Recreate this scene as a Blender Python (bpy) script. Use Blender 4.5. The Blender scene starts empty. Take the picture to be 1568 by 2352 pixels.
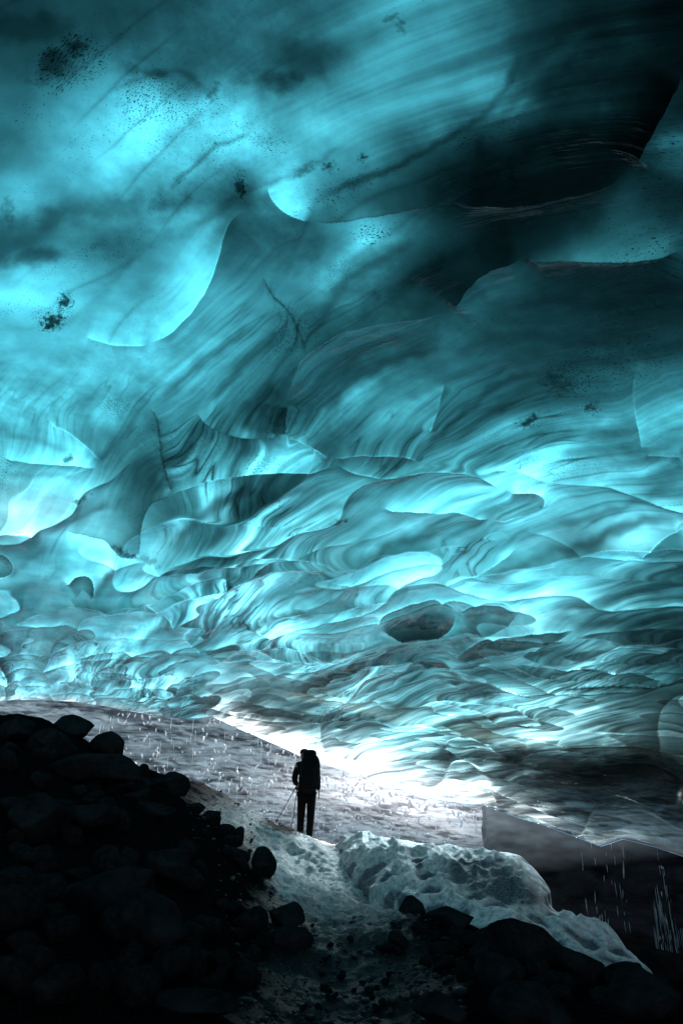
import bpy, bmesh, math, random
import numpy as np
from mathutils import Vector, Matrix

# ------------------------------------------------------------------ camera, sky, sun, exposure
scene = bpy.context.scene
col = scene.collection
TILT = math.radians(20.0)
cam_d = bpy.data.cameras.new("camera")
cam_d.sensor_fit = 'VERTICAL'; cam_d.sensor_height = 36.0; cam_d.lens = 24.0
cam_d.clip_start = 0.05; cam_d.clip_end = 3000
cam = bpy.data.objects.new("camera", cam_d); col.objects.link(cam)
cam.location = (0, 0, 0); cam.rotation_euler = (math.radians(90) + TILT, 0, 0)
scene.camera = cam
scene.render.resolution_x = 682; scene.render.resolution_y = 1024

SUN_EL, SUN_AZ = math.radians(26), math.radians(14)      # ahead of the camera, beyond the cave mouth
world = bpy.data.worlds.new("World"); scene.world = world; world.use_nodes = True
wn = world.node_tree.nodes; wl = world.node_tree.links
sky = wn.new("ShaderNodeTexSky"); sky.sky_type = 'NISHITA'; sky.sun_disc = False
sky.sun_elevation = SUN_EL; sky.sun_rotation = SUN_AZ
bg = wn["Background"]; bg.inputs[1].default_value = 0.14
wl.new(sky.outputs[0], bg.inputs[0])
sd = bpy.data.lights.new("sun", 'SUN'); sd.energy = 5.0; sd.angle = math.radians(8); sd.color = (1, 0.98, 0.97)
sun = bpy.data.objects.new("sun", sd); col.objects.link(sun)
sdir = Vector((math.sin(SUN_AZ) * math.cos(SUN_EL), math.cos(SUN_AZ) * math.cos(SUN_EL), math.sin(SUN_EL)))
sun.rotation_euler = (-sdir).to_track_quat('-Z', 'Y').to_euler()
vs = scene.view_settings
vs.view_transform = 'Standard'; vs.look = 'None'; vs.gamma = 1; vs.exposure = 1.0
cy_ = scene.cycles
cy_.use_denoising = True; cy_.max_bounces = 6; cy_.diffuse_bounces = 3; cy_.glossy_bounces = 3
cy_.transmission_bounces = 4; cy_.sample_clamp_indirect = 6; cy_.caustics_reflective = False; cy_.caustics_refractive = False

# ------------------------------------------------------------------ numeric helpers
# Photo coordinates: 1568 x 2352, used to look up where in the cave a thing stands.
F = 1568.0
CT, ST = math.cos(TILT), math.sin(TILT)
def ray(px, py):
    cx = (np.asarray(px, float) - 784) / F; cy = -(np.asarray(py, float) - 1176) / F
    return cx, CT - ST * cy, ST + CT * cy
def P(px, py, Y):
    dx, dy, dz = ray(px, py); s = Y / dy
    return np.array([dx * s, Y + 0 * dx, dz * s]).T
def chart(x, y, z):
    ax = np.maximum(y * CT + z * ST, 0.05); up = -y * ST + z * CT
    return 784 + F * x / ax, 1176 - F * up / ax
def hash2(ix, iy, seed):
    h = (ix.astype(np.int64) * 374761393 + iy.astype(np.int64) * 668265263 + seed * 974634777) & 0xFFFFFFFF
    h = ((h ^ (h >> 13)) * 1274126177) & 0xFFFFFFFF
    h = ((h ^ (h >> 16)) * 2246822519) & 0xFFFFFFFF
    return ((h ^ (h >> 15)) & 0xFFFFFF) / float(0xFFFFFF)
def noise(x, y, seed=0):
    x = np.asarray(x, float); y = np.asarray(y, float)
    ix = np.floor(x); iy = np.floor(y); fx = x - ix; fy = y - iy
    ux = fx * fx * fx * (fx * (fx * 6 - 15) + 10); uy = fy * fy * fy * (fy * (fy * 6 - 15) + 10)
    def g(a, b, dx, dy):
        t = hash2(ix + a, iy + b, seed) * 2 * math.pi
        return np.cos(t) * dx + np.sin(t) * dy
    n00 = g(0, 0, fx, fy); n10 = g(1, 0, fx - 1, fy); n01 = g(0, 1, fx, fy - 1); n11 = g(1, 1, fx - 1, fy - 1)
    return (n00 * (1 - ux) + n10 * ux) * (1 - uy) + (n01 * (1 - ux) + n11 * ux) * uy     # about -0.7..0.7
def fbm(x, y, octv=4, seed=0, gain=0.5):
    a = 1.0; s = 0; f = 1.0
    for o in range(octv):
        s = s + a * noise(x * f, y * f, seed + o * 17); a *= gain; f *= 2.03
    return s
def worley(x, y, seed=0, jit=0.85):
    ix = np.floor(x); iy = np.floor(y)
    f1 = np.full(x.shape, 9.0); f2 = np.full(x.shape, 9.0); ox = np.zeros(x.shape); oy = np.zeros(x.shape); idn = np.zeros(x.shape)
    for a in (-1, 0, 1):
        for b in (-1, 0, 1):
            cx = ix + a; cy = iy + b
            qx = cx + 0.5 + jit * (hash2(cx, cy, seed) - 0.5); qy = cy + 0.5 + jit * (hash2(cx, cy, seed + 7) - 0.5)
            d = np.hypot(x - qx, y - qy); m = d < f1
            f2 = np.where(m, f1, np.minimum(f2, d))
            ox = np.where(m, x - qx, ox); oy = np.where(m, y - qy, oy)
            idn = np.where(m, hash2(cx, cy, seed + 13), idn); f1 = np.where(m, d, f1)
    return f1, f2, ox, oy, idn
def sstep(a, b, x):
    t = np.clip((x - a) / (b - a), 0, 1); return t * t * (3 - 2 * t)
class TPS:
    def __init__(s, pts, vals, scale=1.0, lam=1e-4):
        s.sc = scale; s.p = np.array(pts, float) / scale; n = len(s.p)
        d = np.hypot(s.p[:, None, 0] - s.p[None, :, 0], s.p[:, None, 1] - s.p[None, :, 1])
        K = s.U(d) + lam * np.eye(n); Q = np.c_[np.ones(n), s.p]
        A = np.block([[K, Q], [Q.T, np.zeros((3, 3))]])
        s.w = np.linalg.solve(A, np.r_[np.array(vals, float), 0, 0, 0])
    def U(s, d): return d * d * np.log(d + 1e-9)
    def __call__(s, x, y):
        x = np.asarray(x, float) / s.sc; y = np.asarray(y, float) / s.sc; n = len(s.p)
        r = s.w[n] + s.w[n + 1] * x + s.w[n + 2] * y
        for i in range(n): r = r + s.w[i] * s.U(np.hypot(x - s.p[i, 0], y - s.p[i, 1]))
        return r
def spline(pts, n=8):
    p = np.array(pts, float); out = []
    q = np.vstack([2 * p[0] - p[1], p, 2 * p[-1] - p[-2]])
    for i in range(len(p) - 1):
        a, b, c, d = q[i:i + 4]
        for t in np.linspace(0, 1, n, endpoint=False):
            out.append(0.5 * ((2 * b) + (c - a) * t + (2 * a - 5 * b + 4 * c - d) * t * t + (3 * b - a - 3 * c + d) * t ** 3))
    out.append(p[-1]); return np.array(out)

# ------------------------------------------------------------------ mesh and object helpers
def mesh_from(name, V, quads=None, tris=None, smooth=True):
    me = bpy.data.meshes.new(name); V = np.asarray(V, np.float32)
    me.vertices.add(len(V)); me.vertices.foreach_set("co", V.ravel())
    faces = []; 
    nq = 0 if quads is None else len(quads); nt = 0 if tris is None else len(tris)
    li = np.concatenate([np.asarray(quads, np.int32).ravel() if nq else np.zeros(0, np.int32), np.asarray(tris, np.int32).ravel() if nt else np.zeros(0, np.int32)])
    ls = np.concatenate([np.arange(nq, dtype=np.int32) * 4, nq * 4 + np.arange(nt, dtype=np.int32) * 3])
    me.loops.add(len(li)); me.loops.foreach_set("vertex_index", li)
    me.polygons.add(nq + nt); me.polygons.foreach_set("loop_start", ls)
    me.update(calc_edges=True); me.validate()
    if smooth: me.polygons.foreach_set("use_smooth", np.ones(len(me.polygons), bool))
    return me
def grid_quads(nr, nc, flip=False):
    i = np.arange((nr - 1) * nc).reshape(nr - 1, nc)[:, :-1].ravel()
    q = np.stack([i, i + 1, i + nc + 1, i + nc], 1)
    return q[:, ::-1] if flip else q
def fattr(me, name, v):
    a = me.attributes.new(name, 'FLOAT', 'POINT'); a.data.foreach_set("value", np.asarray(v, np.float32).ravel())
def vattr(me, name, v):
    a = me.attributes.new(name, 'FLOAT_VECTOR', 'POINT'); a.data.foreach_set("vector", np.asarray(v, np.float32).ravel())
def tag(o, label=None, cat=None, group=None, kind=None):
    if label: o['label'] = label
    if cat: o['category'] = cat
    if group: o['group'] = group
    if kind: o['kind'] = kind
    return o
def link(name, me, mat=None, parent=None):
    o = bpy.data.objects.new(name, me); col.objects.link(o)
    if mat: me.materials.append(mat)
    if parent: o.parent = parent
    return o
def empty(name, loc, rz=0):
    o = bpy.data.objects.new(name, None); col.objects.link(o); o.location = loc; o.rotation_euler = (0, 0, rz)
    o.empty_display_size = 0.2; return o

# ------------------------------------------------------------------ materials
class NT:
    def __init__(s, name):
        s.m = bpy.data.materials.new(name); s.m.use_nodes = True; s.t = s.m.node_tree; s.t.nodes.clear()
        s.out = s.t.nodes.new("ShaderNodeOutputMaterial")
    def n(s, typ, **kw):
        nd = s.t.nodes.new("ShaderNode" + typ)
        for k, v in kw.items(): setattr(nd, k, v)
        return nd
    def l(s, a, b): s.t.links.new(a, b)
    def put(s, sock, v):
        if hasattr(v, 'is_linked') or hasattr(v, 'links'): s.l(v, sock)
        else: sock.default_value = v
    def math(s, op, a, b=None, c=None, clamp=False):
        nd = s.n("Math", operation=op); nd.use_clamp = clamp; s.put(nd.inputs[0], a)
        if b is not None: s.put(nd.inputs[1], b)
        if c is not None: s.put(nd.inputs[2], c)
        return nd.outputs[0]
    def attr(s, name, vec=False):
        nd = s.n("Attribute", attribute_name=name); return nd.outputs['Vector' if vec else 'Fac']
    def mapping(s, vec, scale, loc=(0, 0, 0)):
        nd = s.n("Mapping"); s.put(nd.inputs[0], vec); nd.inputs['Scale'].default_value = scale; nd.inputs['Location'].default_value = loc
        return nd.outputs[0]
    def noise(s, vec, scale, detail=4, rough=0.5, dist=0):
        nd = s.n("TexNoise"); s.put(nd.inputs['Vector'], vec); nd.inputs['Scale'].default_value = scale
        nd.inputs['Detail'].default_value = detail; nd.inputs['Roughness'].default_value = rough; nd.inputs['Distortion'].default_value = dist
        return nd.outputs['Fac']
    def ramp(s, v, stops):
        nd = s.n("ValToRGB"); s.put(nd.inputs[0], v); e = nd.color_ramp.elements
        while len(e) < len(stops): e.new(0.5)
        for i, (p, c) in enumerate(stops): e[i].position = p; e[i].color = tuple(c) + (1,) if len(c) == 3 else c
        return nd.outputs[0]
    def mixc(s, f, a, b, mode='MIX'):
        nd = s.n("MixRGB", blend_type=mode); s.put(nd.inputs[0], f)
        for k, v in ((1, a), (2, b)):
            if isinstance(v, tuple): nd.inputs[k].default_value = v + (1,) if len(v) == 3 else v
            else: s.l(v, nd.inputs[k])
        return nd.outputs[0]
    def bump(s, h, strength, dist, normal=None):
        nd = s.n("Bump"); s.put(nd.inputs['Height'], h); nd.inputs['Strength'].default_value = strength; nd.inputs['Distance'].default_value = dist
        if normal: s.l(normal, nd.inputs['Normal'])
        return nd.outputs[0]
    def pos(s): return s.n("NewGeometry").outputs['Position']
    def objc(s): return s.n("TexCoord").outputs['Object']
    def end(s, sh): s.l(sh, s.out.inputs[0]); return s.m
    def principled(s, color, rough=0.6, normal=None, spec=0.5, **kw):
        p = s.n("BsdfPrincipled")
        if isinstance(color, tuple): p.inputs['Base Color'].default_value = color + (1,)
        else: s.l(color, p.inputs['Base Color'])
        s.put(p.inputs['Roughness'], rough); s.put(p.inputs['Specular IOR Level'], spec)
        if normal: s.l(normal, p.inputs['Normal'])
        for k, v in kw.items(): p.inputs[k].default_value = v
        return p.outputs[0]

def ice_material():
    t = NT("glacier_ice")
    shade_ash = t.attr("shade_and_ash"); frost_and_glow = t.attr("frost_and_glow"); ash = t.attr("ash"); flow = t.attr("flow", True)
    n1 = t.noise(t.mapping(flow, (9, 0.6, 1)), 1.0, 4, 0.55, 0.0)
    n2 = t.noise(t.mapping(flow, (30, 2, 1), (3, 7, 0)), 1.0, 3, 0.55, 0.0)
    n3 = t.noise(t.mapping(flow, (3.5, 1.4, 1), (9, 2, 0)), 1.0, 5, 0.6, 0.1)
    a = t.math('MULTIPLY', t.math('SUBTRACT', n1, 0.5), 1.0)
    b = t.math('MULTIPLY', t.math('SUBTRACT', n2, 0.5), 1.05)
    c = t.math('MULTIPLY', t.math('SUBTRACT', n3, 0.5), 0.7)
    abc = t.math('MULTIPLY', t.math('ADD', a, t.math('ADD', b, c)), t.attr("calm"))
    th = t.math('MAXIMUM', t.math('ADD', shade_ash, abc), 0.0)
    clear = t.math('POWER', 2.71828, t.math('MULTIPLY', th, -1.0))
    # ash grains frozen in the ice
    g1 = t.noise(t.mapping(flow, (120, 60, 1)), 1.0, 1.5, 0.6, 0.3)
    g2 = t.noise(t.mapping(flow, (34, 15, 1), (5, 1, 0)), 1.0, 3, 0.7, 0.5)
    thr = t.math('SUBTRACT', 0.82, t.math('MULTIPLY', ash, 0.22))
    s1 = t.math('MULTIPLY', t.math('SUBTRACT', g1, thr), 14.0, clamp=True)
    thr2 = t.math('SUBTRACT', 0.88, t.math('MULTIPLY', ash, 0.22))
    s2 = t.math('MULTIPLY', t.math('SUBTRACT', g2, thr2), 14.0, clamp=True)
    darkening = t.math('MULTIPLY', t.math('MAXIMUM', s1, s2), 0.9)
    clear = t.math('MULTIPLY', clear, t.math('SUBTRACT', 1.0, darkening))
    tint = t.mixc(frost_and_glow, (0.12, 0.80, 0.935), (0.86, 0.98, 0.97))
    cc = t.n("VectorMath", operation='SCALE'); t.l(tint, cc.inputs[0]); t.l(clear, cc.inputs['Scale'])
    bh = t.math('ADD', t.math('MULTIPLY', n1, 0.6), t.math('MULTIPLY', n3, 1.0))
    bn = t.bump(bh, 0.45, 0.05)
    tr = t.n("BsdfTranslucent"); t.l(cc.outputs[0], tr.inputs[0])
    gl = t.n("BsdfGlossy"); gl.inputs['Color'].default_value = (1, 1, 1, 1); gl.inputs['Roughness'].default_value = 0.09; t.l(bn, gl.inputs['Normal'])
    fr = t.n("Fresnel"); fr.inputs[0].default_value = 1.31; t.l(bn, fr.inputs[1])
    mx = t.n("MixShader"); t.l(t.math('MULTIPLY', fr.outputs[0], 1.0), mx.inputs[0]); t.l(tr.outputs[0], mx.inputs[1]); t.l(gl.outputs[0], mx.inputs[2])
    clr = t.n("BsdfTransparent"); clr.inputs[0].default_value = (0.62, 0.90, 1.0, 1)      # thin clear ice at the lip added so sun reaches the snow bank
    mc = t.n("MixShader"); t.l(t.attr("added_clear_ice"), mc.inputs[0]); t.l(mx.outputs[0], mc.inputs[1]); t.l(clr.outputs[0], mc.inputs[2])
    return t.end(mc.outputs[0])

def far_wall_material(name, base, dark, spec=0.5, band=1.0):
    t = NT(name); p = t.objc()
    w = t.noise(t.mapping(p, (0.5, 0.5, 5.0)), 1.0, 6, 0.65, 0.8)
    w2 = t.noise(t.mapping(p, (1.2, 1.2, 2.2), (4, 1, 2)), 1.0, 6, 0.65, 0.6)
    f = t.math('ADD', t.math('MULTIPLY', w, 0.6 * band), t.math('MULTIPLY', w2, 0.5))
    c = t.ramp(f, [(0.40, dark), (0.64, base)])
    c = t.mixc(t.math('MULTIPLY', t.attr("painted_glow"), t.math('MULTIPLY', t.math('ADD', 0.35, f), 0.9)), c, (0.75, 0.8, 0.85))
    fine = t.noise(t.mapping(p, (3, 3, 14)), 1.0, 5, 0.7, 0.5)
    bn = t.bump(t.math('ADD', fine, w2), 0.8, 0.15)
    tr = t.n("BsdfTranslucent"); t.l(c, tr.inputs[0]); t.l(bn, tr.inputs['Normal'])
    mx = t.n("MixShader"); mx.inputs[0].default_value = 0.6; t.l(t.principled(c, 0.3, bn, spec), mx.inputs[1]); t.l(tr.outputs[0], mx.inputs[2])
    return t.end(mx.outputs[0])

def rock_material(name, c1, c2, rough=0.45, spec=0.35):
    t = NT(name); p = t.objc()
    n = t.noise(p, 3.0, 8, 0.65, 0.3); n2 = t.noise(p, 22, 6, 0.7)
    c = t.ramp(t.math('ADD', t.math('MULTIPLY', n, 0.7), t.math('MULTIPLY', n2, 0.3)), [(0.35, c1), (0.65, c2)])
    bn = t.bump(n2, 0.5, 0.02, t.bump(n, 0.5, 0.08))
    r = t.math('ADD', rough - 0.12, t.math('MULTIPLY', n, 0.3))
    return t.end(t.principled(c, r, bn, spec))

def ground_material():
    t = NT("gravel_and_snow"); p = t.pos()
    snow = t.attr("snow")
    n = t.noise(p, 9, 8, 0.7); n2 = t.noise(p, 40, 6, 0.75); n3 = t.noise(p, 1.3, 5, 0.6)
    grit = t.ramp(n2, [(0.35, (0.004, 0.0042, 0.0045)), (0.72, (0.045, 0.046, 0.048))])
    m = t.math('ADD', snow, t.math('MULTIPLY', t.math('SUBTRACT', n, 0.5), 1.3))
    m = t.math('ADD', m, t.math('MULTIPLY', t.math('SUBTRACT', n2, 0.5), 1.05))
    mm = t.math('MULTIPLY', t.math('SUBTRACT', m, 0.35), 3.0, clamp=True)
    sn = t.ramp(n, [(0.35, (0.22, 0.2, 0.2)), (0.58, (0.92, 0.70, 0.67))])  # darker mottling stands for the shaded sides of small bumps
    pth = t.attr("path")
    grit = t.mixc(pth, t.mixc(1.0, grit, (0.25, 0.25, 0.25), 'MULTIPLY'), grit)
    c = t.mixc(t.math('MULTIPLY', mm, t.attr("snow_max")), grit, sn)
    h = t.math('ADD', t.math('MULTIPLY', n, 1.0), t.math('MULTIPLY', n2, 0.5))
    bn = t.bump(h, 1.0, 0.12)
    return t.end(t.principled(c, t.math('ADD', 0.38, t.math('MULTIPLY', mm, 0.3)), bn, t.math('MAXIMUM', t.math('MULTIPLY', snow, 0.3), t.math('MULTIPLY', pth, 0.12))))

def snow_material():
    t = NT("pitted_snow"); p = t.pos()
    n = t.noise(p, 14, 7, 0.7); n2 = t.noise(p, 55, 5, 0.7); darkening = t.attr("darkening")
    snow_and_glow = t.ramp(n, [(0.33, (0.22, 0.19, 0.195)), (0.57, (0.90, 0.69, 0.66))])
    snow_and_glow = t.mixc(t.attr("crest"), snow_and_glow, (0.97, 0.93, 0.93))  # backlit rim painted white into the snow colour
    grime_and_shade = t.ramp(n2, [(0.42, (0.012, 0.012, 0.016)), (0.66, (0.26, 0.22, 0.26))])
    d = t.math('ADD', darkening, t.math('MULTIPLY', t.math('SUBTRACT', n, 0.5), 1.2))
    d = t.math('MULTIPLY', t.math('SUBTRACT', d, 0.25), 2.0, clamp=True)
    c = t.mixc(d, snow_and_glow, grime_and_shade)
    bn = t.bump(t.math('ADD', n, t.math('MULTIPLY', n2, 0.5)), 1.0, 0.09)
    return t.end(t.principled(c, 0.4, bn, 0.4))

def cloth_material(name, c, rough=0.8):
    t = NT(name); p = t.objc(); n = t.noise(p, 60, 4, 0.6)
    cc = t.ramp(n, [(0.3, tuple(v * 0.7 for v in c)), (0.7, c)])
    return t.end(t.principled(cc, rough, t.bump(t.noise(p, 9, 4, 0.6), 0.5, 0.03), 0.06))

M_ICE = ice_material()
M_FAR = far_wall_material("grey_banded_ice", (0.135, 0.190, 0.222), (0.012, 0.017, 0.021))
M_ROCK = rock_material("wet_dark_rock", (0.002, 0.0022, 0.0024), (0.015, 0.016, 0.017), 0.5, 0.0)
M_GROUND = ground_material()
M_SNOW = snow_material()

# ------------------------------------------------------------------ the ice ceiling
# lip of the ceiling at the cave mouth: photo position and distance
LIP = [(-2600, 1500, 15.0), (-900, 1580, 15.5), (-200, 1600, 16), (0, 1610, 16), (90, 1608, 16), (170, 1612, 16.1), (260, 1626, 16.2), (340, 1642, 16.2), (420, 1652, 16.2), (490, 1648, 16),
       (560, 1680, 15.8), (640, 1714, 15.5), (700, 1742, 15.3), (760, 1762, 15.1), (830, 1782, 14.8), (880, 1806, 14.6), (940, 1822, 14.3), (1000, 1838, 14.0),
       (1080, 1850, 13.5), (1115, 1852, 13.3), (1170, 1872, 13.0), (1240, 1893, 12.6), (1330, 1926, 12.0), (1380, 1945, 11.8), (1430, 1928, 11.6), (1500, 1945, 11.2), (1568, 1968, 10.9),
       (1700, 2010, 10.5), (2100, 2080, 9.8), (3500, 2150, 9.2), (6500, 2300, 9)]
lipc = np.array(LIP, float)
def lip_y(px): return np.interp(px, lipc[:, 0], lipc[:, 1])
def lip_d(px): return np.interp(px, lipc[:, 0], lipc[:, 2])
ctrl = [(p[0], p[1], p[2]) for p in LIP if -1000 <= p[0] <= 2200]
ctrl += [(0, 1400, 9.3), (400, 1400, 9.2), (784, 1400, 9.0), (1180, 1400, 8.4), (1568, 1400, 7.6),
         (0, 1520, 12.5), (500, 1520, 12.3), (1000, 1520, 11.4), (1568, 1560, 9.4),
         (0, 1000, 5.7), (400, 1000, 5.7), (784, 1000, 5.6), (1180, 1000, 5.2), (1568, 1000, 4.6),
         (0, 500, 3.3), (784, 500, 3.3), (1568, 500, 2.85), (0, 0, 2.1), (784, 0, 2.1), (1568, 0, 1.85),
         (1000, 1640, 12.9), (1250, 1700, 11.4), (1568, 1750, 9.9), (600, 1620, 14.7), (1300, 1800, 11.6)]
qp = []; qv = []
for (x, y, Y) in ctrl:
    dx, dy, dz = ray(x, y); qp.append((x, y)); qv.append(dy / Y * 10)        # inverse axial depth: planes stay planes
for x in (-9000, -3500, 784, 4500, 9000):
    for y in (-3000, -9000, -18000):
        dx, dy, dz = ray(x, y); qp.append((x, y)); qv.append(dz / 3.3 * 10)
for (x, y, H) in ((-3500, 900, 2.9), (-3500, 0, 3.1), (-9000, 900, 2.4), (-3500, 1300, 2.3), (4500, 900, 1.8), (4500, 0, 2.4), (9000, 0, 2.2), (9000, 900, 1.6)):
    dx, dy, dz = ray(x, y); qp.append((x, y)); qv.append(dz / H * 10)
depth_tps = TPS(qp, qv, 1000.0, 1e-5)

pxs = np.concatenate([-60 - np.geomspace(8500, 8, 90), np.linspace(-60, 1628, 960), 1628 + np.geomspace(8, 7000, 90)])
NR_IN = 1200
NC = len(pxs)
rowt = np.concatenate([np.linspace(0, 1, NR_IN) ** 1.0, ])
ytop = -60.0
PX = np.repeat(pxs[None, :], NR_IN, 0)
PY = lip_y(PX) + (ytop - lip_y(PX)) * rowt[:, None]
up_rows = -60 - np.geomspace(8, 17000, 110)
PX = np.vstack([PX, np.repeat(pxs[None, :], len(up_rows), 0)]); PY = np.vstack([PY, np.repeat(up_rows[:, None], NC, 1)])
NR = PX.shape[0]
q = np.maximum(depth_tps(PX, PY) / 10, 0.02)
dx, dy, dz = ray(PX, PY)
BX, BY, BZ = dx / q, dy / q, dz / q
# keep the far sides of the vault inside the glacier
lim = 16.0
s = np.minimum(1, lim / np.maximum(np.hypot(BX, BY), 1e-3)); inside = (PX > -60) & (PX < 1628)
s = np.where(inside, 1, s); BX *= s; BY *= s
print("ceiling z range", BZ.min(), BZ.max(), "rows", NR, NC)

# --- brightness painted across the vault, sampled by eye every 100 units (0 = dark, 255 = bright)
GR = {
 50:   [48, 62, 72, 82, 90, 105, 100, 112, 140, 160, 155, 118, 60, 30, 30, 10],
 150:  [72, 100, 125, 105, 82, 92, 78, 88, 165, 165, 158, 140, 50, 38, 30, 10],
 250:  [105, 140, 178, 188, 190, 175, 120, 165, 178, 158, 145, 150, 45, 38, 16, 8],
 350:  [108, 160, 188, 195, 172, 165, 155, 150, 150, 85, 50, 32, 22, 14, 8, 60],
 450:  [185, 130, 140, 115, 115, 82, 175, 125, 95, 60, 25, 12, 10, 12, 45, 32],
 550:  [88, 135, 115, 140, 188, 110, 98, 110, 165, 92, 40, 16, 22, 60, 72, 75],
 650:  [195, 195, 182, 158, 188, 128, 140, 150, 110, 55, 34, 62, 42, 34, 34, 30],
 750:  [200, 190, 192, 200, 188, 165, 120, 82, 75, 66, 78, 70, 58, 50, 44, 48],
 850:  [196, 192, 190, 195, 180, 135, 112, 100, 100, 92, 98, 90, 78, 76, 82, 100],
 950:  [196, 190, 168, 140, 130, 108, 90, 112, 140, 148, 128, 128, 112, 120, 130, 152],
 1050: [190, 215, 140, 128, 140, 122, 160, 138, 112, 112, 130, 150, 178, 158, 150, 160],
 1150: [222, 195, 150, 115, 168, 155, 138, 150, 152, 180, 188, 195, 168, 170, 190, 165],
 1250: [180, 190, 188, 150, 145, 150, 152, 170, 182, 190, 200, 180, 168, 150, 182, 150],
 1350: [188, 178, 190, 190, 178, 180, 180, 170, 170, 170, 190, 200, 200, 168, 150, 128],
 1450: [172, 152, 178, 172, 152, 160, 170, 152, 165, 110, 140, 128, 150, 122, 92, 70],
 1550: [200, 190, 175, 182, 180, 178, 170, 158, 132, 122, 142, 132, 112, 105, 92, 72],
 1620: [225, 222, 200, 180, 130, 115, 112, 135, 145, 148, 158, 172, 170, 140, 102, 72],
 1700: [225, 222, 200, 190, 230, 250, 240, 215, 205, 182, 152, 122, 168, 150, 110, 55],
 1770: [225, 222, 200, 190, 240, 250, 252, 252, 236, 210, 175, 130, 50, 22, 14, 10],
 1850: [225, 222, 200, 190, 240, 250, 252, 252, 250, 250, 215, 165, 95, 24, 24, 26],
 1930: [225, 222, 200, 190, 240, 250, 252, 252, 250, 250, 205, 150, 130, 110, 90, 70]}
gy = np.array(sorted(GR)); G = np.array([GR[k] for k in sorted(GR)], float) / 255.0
G = np.where(G <= 0.04045, G / 12.92, ((G + 0.055) / 1.055) ** 2.4)
LG = np.log(np.maximum(G, 0.0015))
def cubic_w(t):
    return np.stack([-0.5 * t + t * t - 0.5 * t ** 3, 1 - 2.5 * t * t + 1.5 * t ** 3, 0.5 * t + 2 * t * t - 1.5 * t ** 3, -0.5 * t * t + 0.5 * t ** 3])
def sample_grid(px, py):
    fx = np.clip((px - 50) / 100, 0, 14.999); fyi = np.interp(py, gy, np.arange(len(gy))); fyi = np.clip(fyi, 0, len(gy) - 1.001)
    ix = np.floor(fx).astype(int); iy = np.floor(fyi).astype(int)
    tx = fx - ix; ty = fyi - iy
    wx = cubic_w(tx); wy = cubic_w(ty); r = 0
    for a in range(4):
        for b in range(4):
            r = r + wx[a] * wy[b] * LG[np.clip(iy + b - 1, 0, len(gy) - 1), np.clip(ix + a - 1, 0, 15)]
    return r

# ice flow: one direction through the whole glacier, folded
DX, DY = -0.47, 0.883
cross = BX * DY - BY * DX; along = BX * DX + BY * DY
YC = np.where(BY > 4, 4 + 4 * np.log(np.maximum(BY, 4) / 4), BY)      # folds grow longer towards the mouth
w1 = fbm(BX * 0.45, YC * 0.45, 3, 11); w2 = fbm(BX * 1.3 + 5, YC * 1.3, 3, 23)
yy = np.maximum(BY, -1.0)
U = 0.85 * (BX + 0.38 * BY - 8.0 * np.exp(-yy / 2.6)) + 0.20 * w1 + 0.045 * w2
low = 0.25 * np.log1p(np.exp(np.clip((1.0 - BZ) / 0.25, -30, 30)))      # banding lies level where the ice plunges
U = U + 2.6 * low
rm = np.clip(low, 0, 1)
Vv = along + 0.5 * fbm(BX * 0.4 + 9, BY * 0.4, 2, 31)
wpx = 30 * fbm(PX / 150, PY / 150, 6, 51, .56); wpy = 30 * fbm(PX / 150, PY / 150, 6, 61, .56)
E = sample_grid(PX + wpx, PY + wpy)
for m in (PX < -60,): E = np.where(m, E * (1 - sstep(-60, -1500, PX)) + sstep(-60, -1500, PX) * (-1.6), E)
E = np.where(PX > 1628, E * (1 - sstep(1628, 2600, PX)) + sstep(1628, 2600, PX) * (-3.5), E)
E = np.where(PY < -60, E * (1 - sstep(-60, -900, PY)) + sstep(-60, -900, PY) * (-3.0), E)

relief = np.zeros_like(E); ash = np.zeros_like(E); Lline = np.zeros_like(E)
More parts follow.
